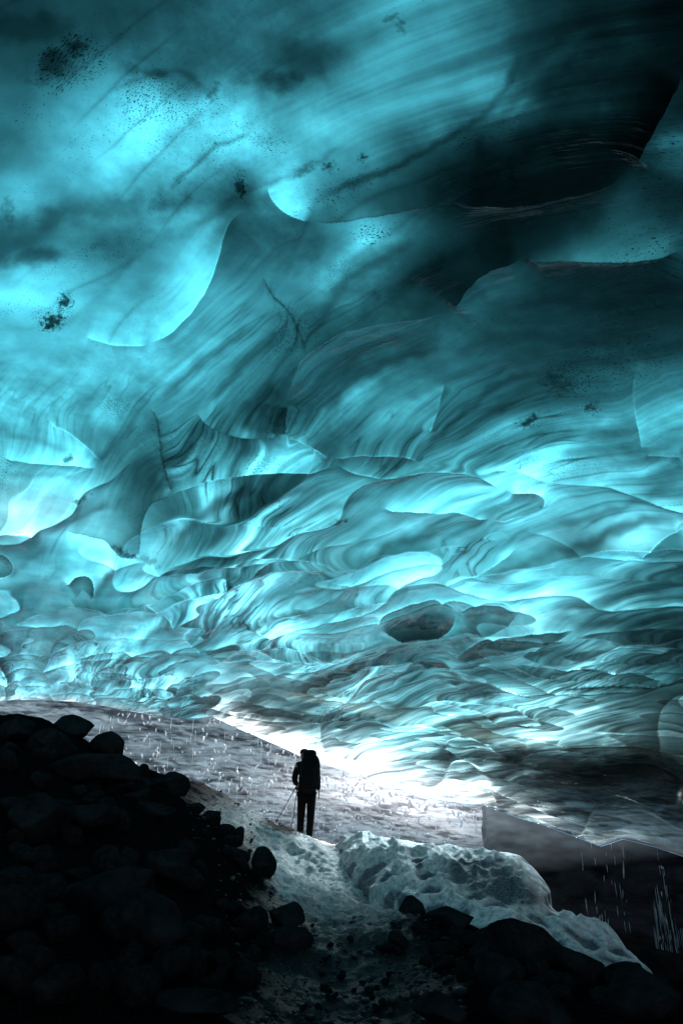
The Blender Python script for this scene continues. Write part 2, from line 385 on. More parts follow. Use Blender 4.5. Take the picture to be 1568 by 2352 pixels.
# --- scallop edges on the ceiling, light and dark sides painted in: (points left to right, change above, width above, change below, width below, ridge m, line)
CR = [
 ([(612,425),(628,458),(662,488),(715,508)], 0.55,60,-0.45,80,.02,.5),
 ([(715,508),(790,506),(880,492),(950,478),(1030,465)], -0.35,50,0.55,60,.02,-.6),
 ([(1030,465),(1110,464),(1200,468),(1290,452),(1370,432),(1425,405),(1455,380)], -0.5,60,0.7,28,.03,.3),
 ([(1455,385),(1480,335),(1515,270),(1568,170)], -1.6,60,1.5,90,.03,.0),
 ([(345,792),(400,755),(450,700),(485,640),(502,590),(514,540),(528,505),(556,482)], 0.35,70,-0.35,70,.02,.7),
 ([(195,770),(240,785),(290,790),(345,792)], 0.25,40,-0.1,30,.015,.7),
 ([(1035,715),(1058,684),(1080,650),(1130,612),(1200,592)], -0.9,80,1.0,45,.04,.2),
 ([(1200,592),(1300,588),(1450,588),(1568,574)], 1.0,32,-0.6,70,.04,.0),
 ([(662,930),(670,880),(688,832),(710,808),(750,780),(800,755),(880,738),(960,728),(1035,715)], -0.3,60,0.35,45,.03,.3),
 ([(600,632),(625,680),(660,715),(690,770),(704,812)], -0.1,12,-0.1,12,.0,-1.5),
 ([(655,1000),(658,960),(662,930)], -1.1,45,0.2,40,.02,.2),
 ([(450,945),(480,975),(520,992),(560,1001),(600,1003),(655,1000)], 0.1,40,-0.25,30,.03,-.2),
 ([(655,1000),(700,1013),(740,1035),(762,1052)], -0.15,40,0.2,30,.03,.5),
 ([(390,1135),(420,1120),(480,1100),(560,1083),(640,1080),(720,1078),(755,1070),(762,1052)], 0.35,45,-0.3,60,.03,.3),
 ([(340,935),(362,958),(368,1000),(375,1050),(388,1100),(395,1132)], -0.25,26,-0.35,40,.03,-1.4),
 ([(318,1275),(325,1230),(330,1185),(350,1150),(390,1135)], -0.4,50,0.35,45,.03,-.5),
 ([(150,1218),(200,1228),(240,1235),(270,1260),(318,1280)], -0.45,22,0.45,45,.03,-.2),
 ([(318,1280),(345,1292),(365,1300),(420,1305),(480,1290),(540,1275),(600,1267),(660,1268),(720,1280),(780,1300),(818,1330)], -0.25,26,0.15,40,.05,.5),
 ([(660,1395),(720,1392),(780,1365),(818,1332)], 0.1,30,-0.1,30,.02,.2),
 ([(762,1052),(800,1043),(880,1040),(940,1045),(970,1062)], 0.25,20,-0.2,28,.04,.6),
 ([(762,1062),(850,1085),(960,1078),(1040,1075),(1100,1080),(1140,1108),(1160,1130)], 0.1,24,-0.1,24,.05,.7),
 ([(1160,1130),(1220,1125),(1250,1140),(1240,1165),(1200,1180),(1130,1195)], 0.5,26,-0.25,24,.03,.3),
 ([(870,1160),(920,1166),(1000,1172),(1060,1172),(1100,1185),(1130,1195)], 0.45,26,-0.4,34,.04,.4),
 ([(740,1330),(850,1335),(960,1330),(1060,1315),(1130,1290),(1185,1255),(1200,1225)], 0.35,34,-0.15,30,.03,.4),
 ([(405,1440),(440,1470),(500,1503),(560,1510),(640,1510),(700,1508),(760,1500),(820,1488),(870,1480)], 0.0,40,0.2,30,.05,.7),
 ([(335,1375),(375,1398),(405,1440)], 0.1,24,-0.2,24,.04,.6),
 ([(155,1370),(200,1385),(260,1386),(335,1375)], -0.3,20,0.1,26,.04,.2),
 ([(865,1440),(880,1400),(930,1380),(990,1370),(1030,1385),(1048,1410)], 0.5,14,-0.35,26,.06,.5),
 ([(868,1445),(910,1456),(970,1455),(1030,1440),(1048,1410)], -1.1,26,0.5,14,.05,.2),
 ([(1048,1410),(1080,1385),(1125,1372),(1170,1380),(1192,1400)], 0.2,20,-0.4,28,.05,.6),
 ([(1075,1446),(1130,1440),(1170,1425),(1192,1400)], -0.5,20,0.2,16,.04,.2),
 ([(1040,1505),(1090,1470),(1150,1448),(1250,1438),(1320,1440)], 0.3,16,-0.9,30,.06,.6),
 ([(1020,1500),(1080,1505),(1160,1490),(1240,1465),(1320,1440)], -0.5,20,0.35,14,.04,.3),
 ([(1475,1285),(1478,1262),(1500,1240),(1540,1218),(1568,1206)], -0.1,22,-0.35,60,.04,.6),
 ([(1475,1040),(1470,1000),(1458,940),(1455,880),(1475,830)], 0.05,20,0.3,60,.02,.35),
 ([(1478,1040),(1520,1042),(1568,1042)], 0.1,20,-0.15,24,.02,.5),
 ([(985,1000),(1005,940),(1012,910),(1022,880)], 0.4,45,-0.25,26,.02,.4),
 ([(108,962),(160,985),(208,1025),(238,1062)], -0.05,20,0.5,40,.04,.6),
 ([(0,1050),(60,1055),(160,1062),(228,1078)], 0.4,24,-0.3,26,.03,-.1),
 ([(-60,1208),(20,1212),(100,1214)], 0.35,50,-0.4,40,.04,.3),
 ([(-60,1255),(0,1260),(26,1278),(32,1300),(20,1318),(-60,1335)], 0.2,20,-0.9,30,.04,.4),
 ([(150,1345),(180,1318),(210,1322),(219,1350),(212,1368)], 0.4,22,-0.9,34,.04,.5),
 ([(450,1375),(520,1350),(600,1290),(640,1275)], 0.25,24,-0.3,26,.03,.1),
 ([(500,1372),(515,1345),(535,1325)], -0.1,20,-0.7,16,.02,.0),
 ([(0,1180),(80,1120),(160,1090),(240,1070)], 0.3,30,0.25,40,.0,.0),
 ([(1000,1700),(1080,1740),(1130,1770),(1190,1795)], 0.0,20,-0.5,26,.05,.4),
 ([(840,1640),(900,1660),(1000,1668),(1100,1690),(1190,1750)], 0.1,16,0.35,16,.06,.7),
 ([(1180,1770),(1230,1720),(1300,1718),(1390,1735)], -0.1,24,0.5,24,.05,.5),
 ([(500,1612),(560,1600),(620,1618),(700,1632),(790,1628)], 0.1,10,-0.8,20,.06,.5),
 ([(430,1640),(480,1622),(540,1640),(620,1652),(700,1655)], 0.2,8,-0.7,14,.05,.6),
 ([(1260,1540),(1330,1520),(1440,1530),(1530,1560)], 0.3,12,-0.7,28,.05,.3),
 ([(1280,1580),(1360,1575),(1470,1568),(1568,1552)], 0.5,22,-0.2,8,.04,-2.2),
 ([(1100,1845),(1200,1870),(1300,1905),(1380,1925)], 0.2,22,0.3,16,.03,.3),
 ([(1100,1790),(1200,1840),(1300,1880),(1420,1905),(1568,1935)], 0.4,14,0.2,20,.05,.6),
]
def seg_dist(px, py, pl):
    best = np.full(px.shape, 1e9); sgn = np.zeros(px.shape); tt = np.zeros(px.shape)
    L = np.r_[0, np.cumsum(np.hypot(*(np.diff(pl, axis=0).T)))]
    for i in range(len(pl) - 1):
        ax, ay = pl[i]; bx, by = pl[i + 1]; ex, ey = bx - ax, by - ay; l2 = ex * ex + ey * ey + 1e-9
        t = np.clip(((px - ax) * ex + (py - ay) * ey) / l2, 0, 1)
        d = np.hypot(px - ax - t * ex, py - ay - t * ey); m = d < best
        best = np.where(m, d, best); sgn = np.where(m, ex * (py - ay) - ey * (px - ax), sgn)
        tt = np.where(m, (L[i] + t * (L[i + 1] - L[i])) / L[-1], tt)
    return best, sgn, tt
wob = 4.0 * noise(PX / 30, PY / 30, 71)
for ci, (pts, aA, wA, aB, wB, rg, ln) in enumerate(CR):
    pl = spline(pts, 5); mg = 2.6 * max(wA, wB)
    x0, y0 = pl.min(0) - mg; x1, y1 = pl.max(0) + mg
    c0, c1 = np.searchsorted(pxs, [x0, x1]); rr = np.where((PY[:, NC // 2] >= -1e9))[0]
    sub = (slice(None), slice(c0, c1)); py_ = PY[sub]; ok = (py_ > y0) & (py_ < y1)
    if not ok.any(): continue
    px_ = PX[sub][ok] ; pp = py_[ok]
    d, sg, tt = seg_dist(px_ + wob[sub][ok] * 0.6, pp + wob[sub][ok] * 0.6, pl)
    taper = sstep(0, 0.14, tt) * sstep(1.0, 0.86, tt)
    # beyond the ends fade round the end point
    fallA = np.exp(-(d / wA) ** 1.3); fallB = np.exp(-(d / wB) ** 1.3)
    below = sg > 0
    dE = np.where(below, aB * fallB, aA * fallA) * taper * 1.25
    e = E[sub]; e[ok] += dE
    u = U[sub]; u[ok] += np.where(below, 0.16 * fallB, -0.10 * fallA) * taper * (1 if ci % 2 else -1) * 0.8
    r = relief[sub]; r[ok] += rg * np.exp(-(d / (0.4 * (wA + wB) / 2 + 4))) * taper
    li = Lline[sub]; v = ln * np.exp(-(d / 1.9) ** 2) * taper
    if ln < -1: v = v * (0.6 + 0.8 * noise(px_ / 7, pp / 7, 5)) * np.exp(0 * d) + ln * 0.35 * np.exp(-(d / 5) ** 2) * taper * (noise(px_ / 12, pp / 12, 9) > 0)
    li[ok] += v * 0.8

# --- blotches of ash frozen in, and painted shade of dark pockets: (x, y, rx, ry, angle, strength)
BL = [(135,140,62,34,-35,1.5),(185,105,22,14,-50,1.6),(150,695,14,15,-40,3.2),(120,742,26,17,-35,3.6),(552,432,12,20,0,2.6),(700,392,28,12,-35,1.0),
      (755,378,16,8,-25,1.8),(832,360,9,7,0,2.0),(645,190,60,30,0,.9),(490,210,12,26,20,1.0),(330,165,70,16,10,.7),(60,60,130,50,10,.6),
      (245,480,190,34,-8,.55),(80,590,110,20,-12,.8),(330,545,110,26,-5,.3),(1285,880,40,26,0,1.1),(1215,968,22,9,-40,2.4),(1355,935,18,9,-20,1.6),
      (635,965,22,34,30,.5),(290,1262,28,9,25,1.4),(340,1280,30,10,10,.6),(160,1050,14,8,-30,1.3),(188,1140,22,6,-25,1.1),(780,1192,18,8,-20,1.6),
      (960,1425,50,14,0,.6),(1150,1465,55,12,0,.5),(1100,1398,24,10,0,.5),(740,1490,40,20,-10,.7),(240,1520,45,10,0,.7),(1130,1592,28,10,0,.9),
      (1290,1555,90,16,5,.5),(1030,1745,50,30,10,.6),(1170,1732,26,12,5,1.0),(1400,1790,190,50,0,1.3),(1450,1840,130,26,8,1.2),(1250,1160,10,5,0,.5),
      (560,1640,130,12,0,.7),(700,1325,40,10,-20,.4),(300,1450,40,16,-15,.4),(1100,400,160,60,-20,.5),(1300,250,200,90,-35,.6),(930,650,120,30,-35,.4),
      (900,40,24,8,-20,1.0),(920,60,10,16,-20,1.0),(1180,720,120,40,0,.2),(20,480,16,30,0,.7),(695,140,70,60,0,.5)]
NBW = 0.55 * fbm(PX / 11, PY / 11, 3, 91); NBB = 0.5 * fbm(PX / 45, PY / 45, 4, 95)
for (bx, by, rx, ry, an, st) in BL:
    c, s_ = math.cos(math.radians(an)), math.sin(math.radians(an)); R_ = 2.3 * max(rx, ry)
    c0, c1 = np.searchsorted(pxs, [bx - R_, bx + R_]); sub = (slice(None), slice(c0, c1)); ok = np.abs(PY[sub] - by) < R_
    ex = PX[sub][ok] - bx; ey = PY[sub][ok] - by
    nn = (1.9 * NBW if abs(rx) + abs(ry) < 70 else 1.4 * NBB)[sub][ok]
    r2 = ((ex * c + ey * s_) / rx) ** 2 + ((-ex * s_ + ey * c) / ry) ** 2
    f = np.clip(1.25 - np.sqrt(r2) + nn * np.minimum(1, 3 / (1 + r2)), 0, 1)
    e = E[sub]; e[ok] -= (0.75 if max(rx, ry) < 45 else 1.0) * st * sstep(0, 1.1, f)
# scallops hollowed by moving air
far = sstep(950, 1350, PY)
wa = fbm(BX * 0.8 + 2, YC * 1.2, 2, 191); wb = fbm(BX * 0.8 - 4, YC * 1.2, 2, 193)
f1, f2, ox, oy, idn = worley((BX + 0.5 * YC) / 1.5 + 0.5 * wa, YC / 0.95 + 0.5 * wb, 201)
far2 = sstep(1400, 1560, PY)
g1, g2, px2, py2, id2 = worley((BX + 0.3 * YC) / 1.05 + 0.6 * wa + 0.15 * noise(BX * 2, YC * 3, 195), (YC + 1.2 * low) / 0.42 + 0.7 * wb + 0.15 * noise(BX * 2, YC * 3, 197), 221)
U = U + far * 0
# streaks and folded layers carried by the flow
cl = np.clip(BY / 3.5, 1, 4)
q1 = noise(BX * .36 + .2 * wa, (YC + .5 * BX) * 1.5 + .26 * wb, 711) + .15 * noise(BX * 1.1, YC * 3, 712)
q2 = noise(BX * .44 + .2 * wb, (YC + .3 * BX + .9 * low) * 2.5 + .34 * wa, 721) + .12 * noise(BX * 1.5, YC * 6, 722)
q3 = noise(BX * .62 + .25 * wa, (YC + .16 * BX + .9 * low) * 4.6 + .42 * wb, 731)
mid = sstep(980, 1220, PY); foldE = 0; foldR = 0; foldL = 0; foldU = 0
for (q, w_, a_, b_, u_, mk) in ((q1, .11, .5, .07, .16, mid), (q2, .10, .5, .045, .10, sstep(1150, 1400, PY)), (q3, .12, .4, .03, .05, sstep(1400, 1540, PY))):
    sh = np.exp(-np.abs(q) / w_); sg_ = np.tanh(q / .008) * np.where(q > 0, 1, 1.25)
    foldE = foldE + mk * a_ * sg_ * sh  # bright and dark side of each fold painted in
    foldR = foldR + mk * b_ * sh; foldL = foldL + mk * .22 * np.exp(-(q / .010) ** 2); foldU = foldU + mk * u_ * sg_ * sh
U = U + foldU
clo = fbm(BX * 4.5, BY * 4.5, 5, 821, .66); E += sstep(1300, 900, PY) * .36 * clo * np.clip(.6 + 1.5 * noise(BX * .7, BY * .7, 823), 0, 1.3)
st1 = fbm(U * 1.15, Vv * 0.28, 3, 101); st2 = fbm(U * 3.6 + 3, Vv * 0.4, 3, 131); msk = np.clip(.45 + 1.6 * noise(BX * .6, YC * .6, 155), .1, 1.3); st3 = msk * fbm(U * 9, Vv * 0.6, 3, 151)
st4 = msk * fbm(U * 19, Vv * .9, 2, 161); vein = np.exp(-(np.abs(fbm(U * 5, Vv * .5, 3, 165)) / 0.035)) * sstep(.0, .25, noise(BX * 1.1, YC * 1.1, 167))
far = sstep(950, 1350, PY); calm = 1 - 0.93 * np.exp(-(np.maximum(PX - 120, 0) / 620) ** 3 - (np.maximum(PY - 450, 0) / 520) ** 3)
clr = np.clip(.55 + 1.3 * fbm(BX * .5 + 8, YC * .5, 2, 811), .12, 1.25); calm = calm * (1 + .55 * np.exp(-((PX - 900) / 600) ** 2 - ((PY - 850) / 420) ** 2)); calm = np.clip(calm * clr * (1 - 0.45 * sstep(1050, 500, PY)), 0.05, 1.7)
E += (1 - np.clip(calm, 0, 1)) * (0.75 * fbm(BX * .8 + .5 * BY, BY * 1.2 - .3 * BX, 5, 801, .55) + .12)
E += calm * (0.9 * st1 + 1.1 * st2 + 0.65 * st3 + 0.6 * st4 - 1.15 * vein) * (1 + 0.7 * far)
STK = [([(1205,80),(1170,185),(1110,262),(1000,332),(900,387),(800,425),(700,470)],9,.9),([(1240,90),(1195,215),(1130,300),(1010,375),(900,430)],30,.55),
 ([(990,540),(880,592),(800,642),(740,722),(700,765)],14,.6),([(600,740),(500,802),(440,850),(400,890),(360,930)],13,.8),([(650,755),(560,832),(520,882),(470,932)],15,.8),
 ([(640,880),(585,940),(550,990)],15,1.0),([(1020,800),(900,830),(800,882),(735,965)],12,.8),([(960,765),(860,792),(760,852),(695,925)],13,.7),([(1250,850),(1150,882),(1060,952),(1000,1010),(960,1052)],9,.9),
 ([(1455,845),(1330,832),(1240,872),(1150,932),(1090,990)],16,.5),([(1445,962),(1330,1002),(1235,1060),(1172,1112)],16,-.5),([(1568,1180),(1450,1202),(1350,1242),(1240,1272),(1150,1312),(1060,1362)],12,.9),
 ([(1568,1100),(1480,1142),(1380,1182),(1250,1200)],12,.6),([(1568,1040),(1470,1085),(1340,1110),(1200,1150)],14,-.4),([(600,1112),(500,1152),(440,1202),(395,1265)],11,.75),([(740,1108),(620,1142),(540,1192),(475,1262)],15,.6),
 ([(870,1128),(760,1162),(680,1202),(560,1262)],10,.6),([(700,1130),(600,1165),(520,1215)],8,-.4),([(1030,1222),(900,1252),(825,1305)],8,.85),([(1010,1200),(930,1212),(860,1242),(795,1300)],15,-.4),([(560,1300),(530,1342),(500,1372)],10,.8),
 ([(300,1275),(240,1330),(215,1370)],12,.9),([(270,1270),(225,1330)],12,-.5),([(740,1402),(650,1416),(580,1442),(525,1495)],9,.8),([(900,1402),(780,1420),(680,1452),(600,1490)],11,-.45),([(380,1420),(330,1440),(285,1478)],12,-.6),
 ([(400,1430),(350,1458),(318,1482)],8,.8),([(1568,1345),(1400,1372),(1250,1402)],10,.6),([(1568,1250),(1430,1292),(1300,1322),(1200,1362)],15,-.4),([(1568,1400),(1440,1420),(1300,1432)],12,.5),([(500,690),(450,762),(380,832),(280,902)],12,.3),
 ([(330,560),(230,682),(120,762)],10,.3),([(592,302),(500,332),(440,382),(380,442)],6,.55),([(600,425),(520,472),(440,522),(400,582)],14,.6),([(800,330),(690,392),(600,432)],8,.5),([(160,470),(60,562),(-40,602)],16,.55),
 ([(240,215),(330,180),(420,165),(500,235)],8,.6),([(1400,20),(1300,110),(1180,210)],16,-.5),([(1330,170),(1230,215),(1160,275)],10,-.6),([(940,540),(830,560),(760,610)],14,-.4),([(1100,560),(960,640),(880,690)],18,.5),
 ([(1568,640),(1400,700),(1250,690),(1130,720)],14,.45),([(1568,760),(1400,790),(1200,770),(1060,800)],14,.35),([(880,860),(790,930),(760,1000)],10,-.4),([(1010,890),(900,950),(820,1030)],14,-.35),([(1200,1390),(1060,1420)],8,.5),
 ([(0,1000),(90,1010),(180,1045)],8,.4),([(0,1090),(110,1085),(200,1100)],7,.35),([(260,1150),(170,1190),(100,1230)],9,.5),([(120,1250),(60,1290),(20,1330)],9,.4),([(460,1340),(420,1390),(400,1420)],8,-.4),
 ([(1120,1500),(1230,1490),(1400,1500)],9,.6),([(900,1480),(1000,1475),(1120,1450)],8,.7),([(560,1540),(700,1545),(860,1520)],6,.5),([(880,1560),(1000,1545),(1150,1540)],6,.6),([(1250,1640),(1400,1630),(1568,1640)],8,-.7),
 ([(1200,1690),(1350,1660),(1500,1665)],7,.7),([(1230,1715),(1350,1700),(1470,1690)],6,-.6),([(950,1600),(1100,1610),(1250,1600)],6,-.6),([(850,1600),(960,1625),(1100,1640)],6,.6)]
for (pts, w_, s_) in STK:
    pl = spline(pts, 5); x0, y0 = pl.min(0) - 3 * w_; x1, y1 = pl.max(0) + 3 * w_
    c0, c1 = np.searchsorted(pxs, [x0, x1]); sub = (slice(None), slice(c0, c1)); ok = (PY[sub] > y0) & (PY[sub] < y1)
    d, sg, tt = seg_dist(PX[sub][ok] + 1.5 * wob[sub][ok], PY[sub][ok] + 1.5 * wob[sub][ok], pl)
    e = E[sub]; e[ok] -= s_ * np.exp(-(d / w_) ** 2) * sstep(0, .2, tt) * sstep(1, .8, tt) * (0.9 + 0.7 * st2[sub][ok])
lay = np.exp(-(np.abs(noise(U * 2.3 + 7, Vv * 0.25, 171)) / 0.035) ** 1.2)
E -= 0.45 * lay * (noise(BX * 0.7, BY * 0.7, 181) > -0.05) * sstep(-0.05, 0.15, noise(BX * 0.7, BY * 0.7, 181))
sc1 = np.clip(f1, 0, 1) ** 2
sc2 = np.clip(g1, 0, 1) ** 2
edge1 = np.exp(-(f2 - f1) / 0.035); edge2 = np.exp(-(g2 - g1) / 0.05)
far2 = sstep(1400, 1560, PY)
relief += foldR + (0.02 + 0.03 * far) * fbm(BX * 1.6, YC * 1.6, 3, 241)
E += foldE; Lline += foldL

E += Lline
ash = np.clip(0.5 + 0.9 * fbm(BX * 0.9 + 3, BY * 0.9, 3, 261) + 0.5 * st2, 0, 1)
AS = [(400,230,200,90,.8),(720,600,150,120,.9),(560,900,180,60,.8),(1000,200,160,80,.5),(840,540,90,50,.9),(480,650,60,110,.5),(660,750,70,80,.9),
      (1270,930,170,60,.8),(280,920,90,60,.8),(600,1060,160,50,.6),(620,330,90,60,.7),(1360,1190,160,50,.3),(120,250,110,60,.5)]
am = np.zeros_like(E) + 0.40
for (ax_, ay_, rx, ry, st) in AS: am = np.maximum(am, .85 * st * np.exp(-((PX - ax_) / rx) ** 2 - ((PY - ay_) / ry) ** 2))
for (bx, by, rx, ry, an, st) in BL:
    if st > 1: am = np.maximum(am, np.exp(-((PX - bx) / (rx * 2.2)) ** 2 - ((PY - by) / (ry * 2.6)) ** 2))
ash = np.clip(ash * am * 2.6, 0, 1.2) * (1 - 0.7 * sstep(1100, 1400, PY))
# frost (air-bubble white) versus blue; glow at the mouth and highlights painted white
lipd = lip_y(PX) - PY
fr = 0.0 + 0.07 * sstep(900, 1350, PY) + 0.06 * sstep(1350, 1600, PY)
fr += 0.75 * np.exp(-(lipd / 55) ** 2) * sstep(430, 560, PX) * (1 - 0.6 * sstep(1050, 1300, PX))
fr += 0.35 * np.exp(-(lipd / 120) ** 2) * sstep(430, 560, PX)
fr += 0.45 * np.exp(-(lipd / 14) ** 2) * (1 - sstep(350, 430, PX))
fr += 0.2 * np.exp(-((PX - 70) / 130) ** 2 - ((PY - 1170) / 60) ** 2) + 0.2 * sstep(1500, 1700, PY) * sstep(900, 1300, PX)
fr += 0.10 * far * st2
fr = np.clip(fr, 0, 1)
E += (1.0 + 1.1 * st3 + 1.1 * st2) * np.exp(-(lipd / 60) ** 2) * sstep(470, 560, PX) * (1 - sstep(850, 1100, PX))  # glow along the lip painted in
spot = np.exp(-((PX - 1564 + (PY - 1822) * .25) / 8) ** 2 - ((PY - 1822) / 22) ** 2)
E += 4.5 * spot; fr = np.clip(fr + spot + 0.6 * far2 * foldL, 0, 1)  # light of a small opening and fold highlights painted white
E += 0.30 * np.exp(-((PX - 330) / 430) ** 4 - ((PY - 400) / 400) ** 4) - 0.35 * np.exp(-((PX - 30) / 130) ** 2 - ((PY - 1150) / 90) ** 2)
E = -0.95 + (E + 0.95) * (1 + 0.25 * sstep(850, 1150, PY))
shade_ash = np.clip(-E * 1.0 + 0.76, 0.0, 8.5); shade_ash = np.where(shade_ash > 3.3, 3.3 + .8 * (shade_ash - 3.3), shade_ash)  # painted brightness, with ash and streaks, dims the ice

# push the relief out along the surface normal (downwards into the cave)
B = np.stack([BX, BY, BZ], -1)
du = np.gradient(B, axis=1); dv = np.gradient(B, axis=0)
nrm = np.cross(du, dv); nrm /= np.linalg.norm(nrm, axis=-1, keepdims=True) + 1e-12
sgn = np.sign(-(nrm * B).sum(-1, keepdims=True)); nrm *= np.where(sgn == 0, 1, sgn)      # facing the inside
relief = relief * sstep(0, 60, lipd)
B = B + nrm * relief[..., None]
# the lip turns up and back over the top of the glacier: rows added beyond the mouth
lipn = B[0]
back = []
for (oy_, oz_) in ((.30, .12), (.26, .09), (.2, .06), (.14, .03), (.08, .01), (.01, .001)):
    r = lipn.copy(); r[:, 1] += oy_ * 0.25; r[:, 2] += oz_ * 0.5
    r[:, 2] += 0.05 * oz_ * noise(lipn[:, 0] * 2, lipn[:, 0] * 0 + oz_, 7); back.append(r)
# and the vault closes behind the camera
last = B[-1]; tail = []
for (k, dyy, zz) in ((0, -1.2, 0.95), (1, -3, 0.8), (2, -5, 0.3), (3, -6.0, -0.4), (4, -6.4, -1.2)):
    r = last.copy(); r[:, 1] = last[:, 1] + dyy; r[:, 2] = last[:, 2] * zz if k < 3 else np.full(NC, zz * 2.0); r[:, 0] = last[:, 0]
    tail.append(r)
VB = np.concatenate([np.array(back), B, np.array(tail)], 0)
nb, ntl = len(back), len(tail)
def pad(a, top, bot): return np.concatenate([np.repeat(a[:1], nb, 0) * 0 + top, a, np.repeat(a[-1:], ntl, 0) * 0 + bot], 0)
TH = np.concatenate([np.repeat(shade_ash[:1], nb, 0) * np.ones(6)[:, None], shade_ash, np.full((ntl, NC), 5.0)], 0)
FR = np.concatenate([np.repeat(fr[:1], nb, 0), fr, np.zeros((ntl, NC))], 0)
AH = pad(ash, 0, 0)
FL = np.stack([np.concatenate([np.repeat(U[:1], nb, 0), U, np.repeat(U[-1:], ntl, 0)], 0), np.concatenate([np.repeat(Vv[:1], nb, 0), Vv, np.repeat(Vv[-1:], ntl, 0)], 0), np.zeros(TH.shape)], -1)
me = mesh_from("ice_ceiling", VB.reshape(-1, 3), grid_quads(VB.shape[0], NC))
fattr(me, "shade_and_ash", TH); fattr(me, "frost_and_glow", FR); fattr(me, "ash", AH); vattr(me, "flow", FL); fattr(me, "calm", pad(calm, 1, 1))
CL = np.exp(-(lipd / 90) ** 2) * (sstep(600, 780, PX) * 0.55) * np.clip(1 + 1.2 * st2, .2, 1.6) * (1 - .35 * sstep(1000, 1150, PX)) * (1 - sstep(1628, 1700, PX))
fattr(me, "added_clear_ice", np.clip(pad(CL, 0.2, 0), 0, .6))
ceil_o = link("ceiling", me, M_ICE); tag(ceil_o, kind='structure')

# ------------------------------------------------------------------ boulders list (used for the ground too)
# px, py, half width px, half height px, distance, yaw, seed, label
BO = [
 (45,1680,48,30,8.3,.2,1,"peaked dark rock on the skyline at the left edge of the rubble"),
 (174,1672,46,26,9.2,.5,2,"flat-topped black block, topmost rock on the left skyline"),
 (132,1712,58,34,8.2,.1,3,"rounded dark rock with a pale ridge just below the flat-topped block"),
 (243,1716,40,34,9.0,.8,4,"blunt dark rock on the skyline right of the flat-topped block"),
 (200,1762,108,42,8.0,.1,5,"long broad slab with a dim teal face under the skyline rocks"),
 (303,1782,22,20,9.2,.3,6,"small dark rock wedged at the right end of the long broad slab"),
 (330,1800,24,18,9.6,.9,7,"small rock leaning on the round skyline boulder"),
 (386,1806,45,30,9.6,.4,8,"smooth round boulder alone on the falling skyline"),
 (318,1836,26,22,8.6,.2,9,"small dim rock under the leaning skyline rocks"),
 (356,1862,48,20,8.2,-.5,10,"slanting slab with a pale upper edge below the round boulder"),
 (205,1872,64,26,7.0,-.4,11,"long tilted slab with a smooth pale end in the dark rubble"),
 (90,1890,66,60,6.4,.3,12,"large round boulder low at the left edge"),
 (444,1862,24,16,10.0,.3,13,"small jagged rock where the skyline steps down right of the round boulder"),
 (492,1886,26,20,9.8,.6,14,"jagged rock on the ridge between round boulder and snow"),
 (544,1926,26,24,9.4,.1,15,"dark rock on the ridge touching the wet gravel"),
 (600,1985,28,34,8.8,-.7,16,"black wedge at the foot of the ridge against the snow path"),
 (382,1990,52,42,7.0,.2,17,"dim rounded boulder in the middle of the black slope"),
 (250,2060,105,75,5.4,.4,18,"huge smooth boulder lying low on the black slope"),
 (345,2130,90,70,5.0,.9,19,"large boulder overlapped by the huge smooth one"),
 (652,2108,48,30,7.4,.3,20,"flat-sided dark boulder on the left edge of the path"),
 (676,2152,48,26,6.9,.1,21,"low black boulder in front of the flat-sided one beside the path"),
 (430,2300,110,36,4.3,-.2,22,"low slab with a faintly lit top at the bottom of the picture"),
 (948,2082,32,26,7.9,.2,23,"knobbly boulder at the foot of the pitted snow bank"),
 (908,2130,17,12,7.3,.5,24,"small stone on the right edge of the path below the snow"),
 (1040,2112,64,26,7.3,.1,25,"flat wide rock between the knobbly boulder and the big peaked one"),
 (1195,2175,104,56,6.6,.25,26,"big peaked black boulder in front of the snow bank"),
 (1325,2225,76,40,6.4,.7,27,"sloping dark boulder right of the big peaked one"),
 (1140,2240,48,40,5.8,.2,28,"rounded dark boulder in front of the big peaked one"),
 (1018,2215,30,20,6.4,.6,29,"small black rock left of the rounded boulder"),
 (1430,2236,44,28,6.6,.4,30,"low rock at the right tip of the snow bank"),
 (1530,2215,54,36,6.6,.9,31,"dark boulder at the right edge under the falling water"),
 (1480,2300,90,56,5.6,.2,32,"broad black boulder in the bottom right corner"),
 (1230,2320,110,46,5.2,.5,33,"broad black rock in the foreground below the peaked boulder"),
 (1010,2325,62,34,5.1,.3,34,"low black rock at the bottom centre right"),
]
